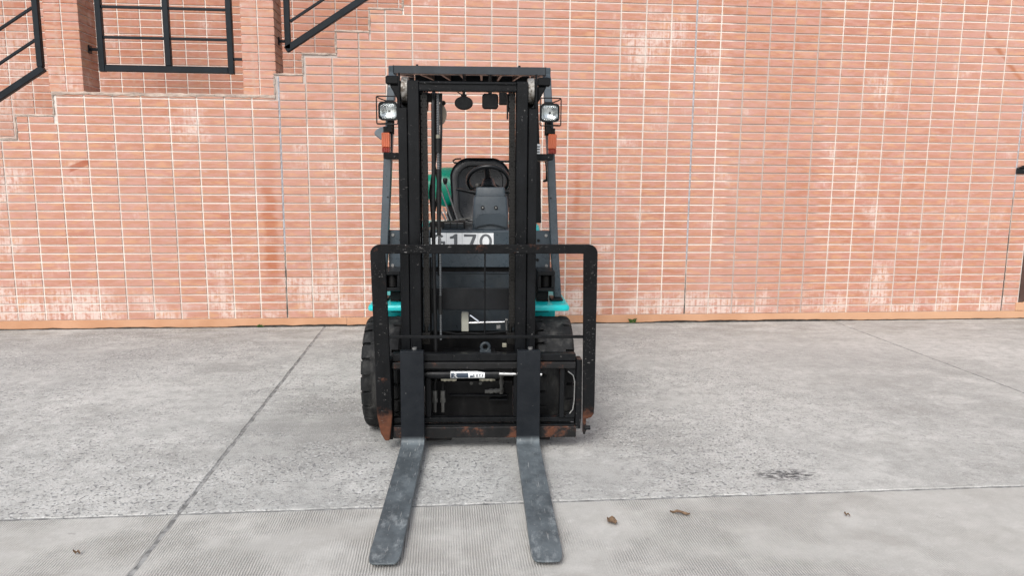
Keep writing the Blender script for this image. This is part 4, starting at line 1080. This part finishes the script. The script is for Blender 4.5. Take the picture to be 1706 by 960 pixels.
# seat
def seat_back(m):
    cx = .046; rings = []
    def ring(k, y, top=1.556, bot=1.05):
        w = .213 * k; h = (top - bot) / 2 * (1 - (1 - k) * .9); zc = (top + bot) / 2
        pts = []
        for x, z in rrect(-w, w, -h, h, .12 * k, 9):
            tz = (z + h) / (2 * h); z -= .045 * (x / .213) ** 2 * max(0, tz - .4); x *= .86 + .14 * math.sin(min(1, tz * 1.25 + .05) * math.pi / 2); pts.append((cx + x, y + (zc + z - 1.05) * .18, zc + z))
        rings.append(pts)
    ring(.93, 1.64); ring(1, 1.60); ring(1, 1.55); ring(.965, 1.525); ring(.88, 1.515); ring(.74, 1.522); ring(.55, 1.535); ring(.2, 1.54)
    m.loft(rings)
sb = P('seat_backrest', 'vinyl', seat_back, smooth=60)
def piping(k, y):
    pts = []
    w, h = .213 * k, .253 * (1 - (1 - k) * .9)
    for x, z in rrect(-w, w, -h, h, .12 * k, 9):
        tz = (z + h) / (2 * h); z -= .045 * (x / .213) ** 2 * max(0, tz - .4); x *= .86 + .14 * math.sin(min(1, tz * 1.25 + .05) * math.pi / 2); pts.append((.046 + x, y + (1.303 + z - 1.05) * .18, 1.303 + z))
    return pts
P('piping', 'black', lambda m: (m.tube(piping(.975, 1.523), .005, 6, closed=True), m.tube(piping(.74, 1.521), .004, 6, closed=True)), sb, smooth=60)
P('seat_grab_loop', 'black', lambda m: m.tube([(-.09, 1.66, 1.545), (-.13, 1.66, 1.542), (-.148, 1.66, 1.530), (-.14, 1.66, 1.515), (-.10, 1.66, 1.512)], .0055, 6), sb, smooth=60)
P('seat_cushion', 'vinyl', lambda m: m.loft([[(x, y, z) for x, y in rrect(.046 - a, .046 + a, 1.14, 1.60, .06)] for z, a in ((.987, .20), (1.0, .225), (1.06, .235), (1.085, .22), (1.09, .17))]), smooth=60)
P('seat_belt', 'dull_fitting', lambda m: m.tube([(-.13, 1.45, 1.12), (-.05, 1.42, 1.135), (.05, 1.42, 1.15)], .006, 6), smooth=50)

# gas bottle and counterweight
gb = P('gas_bottle', 'green', lambda m: m.lathe_x([(-.335, .02), (-.333, .06), (-.318, .105), (-.285, .142), (-.24, .155), (.24, .155), (.285, .142), (.318, .105), (.333, .06), (.335, .02)], X(.01), 2.22, 1.335, 36), smooth=50)
P('bottle_ring', 'green', lambda m: m.lathe_x([(0, .09), (0, .10), (.05, .10), (.05, .09)], X(-.365), 2.22, 1.335, 24), gb, smooth=40)
P('strap', 'black', lambda m: (m.lathe_x([(0, .156), (0, .160), (.04, .160), (.04, .156)], X(.16), 2.22, 1.335, 36)), gb, smooth=40)
for x in (-.2, .16):
    P('bottle_cradle', 'black', lambda m: m.box(X(x), X(x + .06), 2.1, 2.34, 1.075, 1.19), bevel=.004)
P('counterweight', 'teal', lambda m: m.loft([[(X(x), y, z) for x, y in rrect(-.53 * k, .53 * k, 1.87, 1.87 + d, .13)] for z, k, d in ((.24, .9, .55), (.40, 1, .66), (.85, 1, .68), (.98, .99, .62), (1.06, .955, .50))]), bevel=.01, smooth=35)
for x in (-.47, .425):
    P('hood_edge', 'teal', lambda m: m.box(X(x), X(x + .045), 1.22, 1.84, .63, .93), bevel=.012)
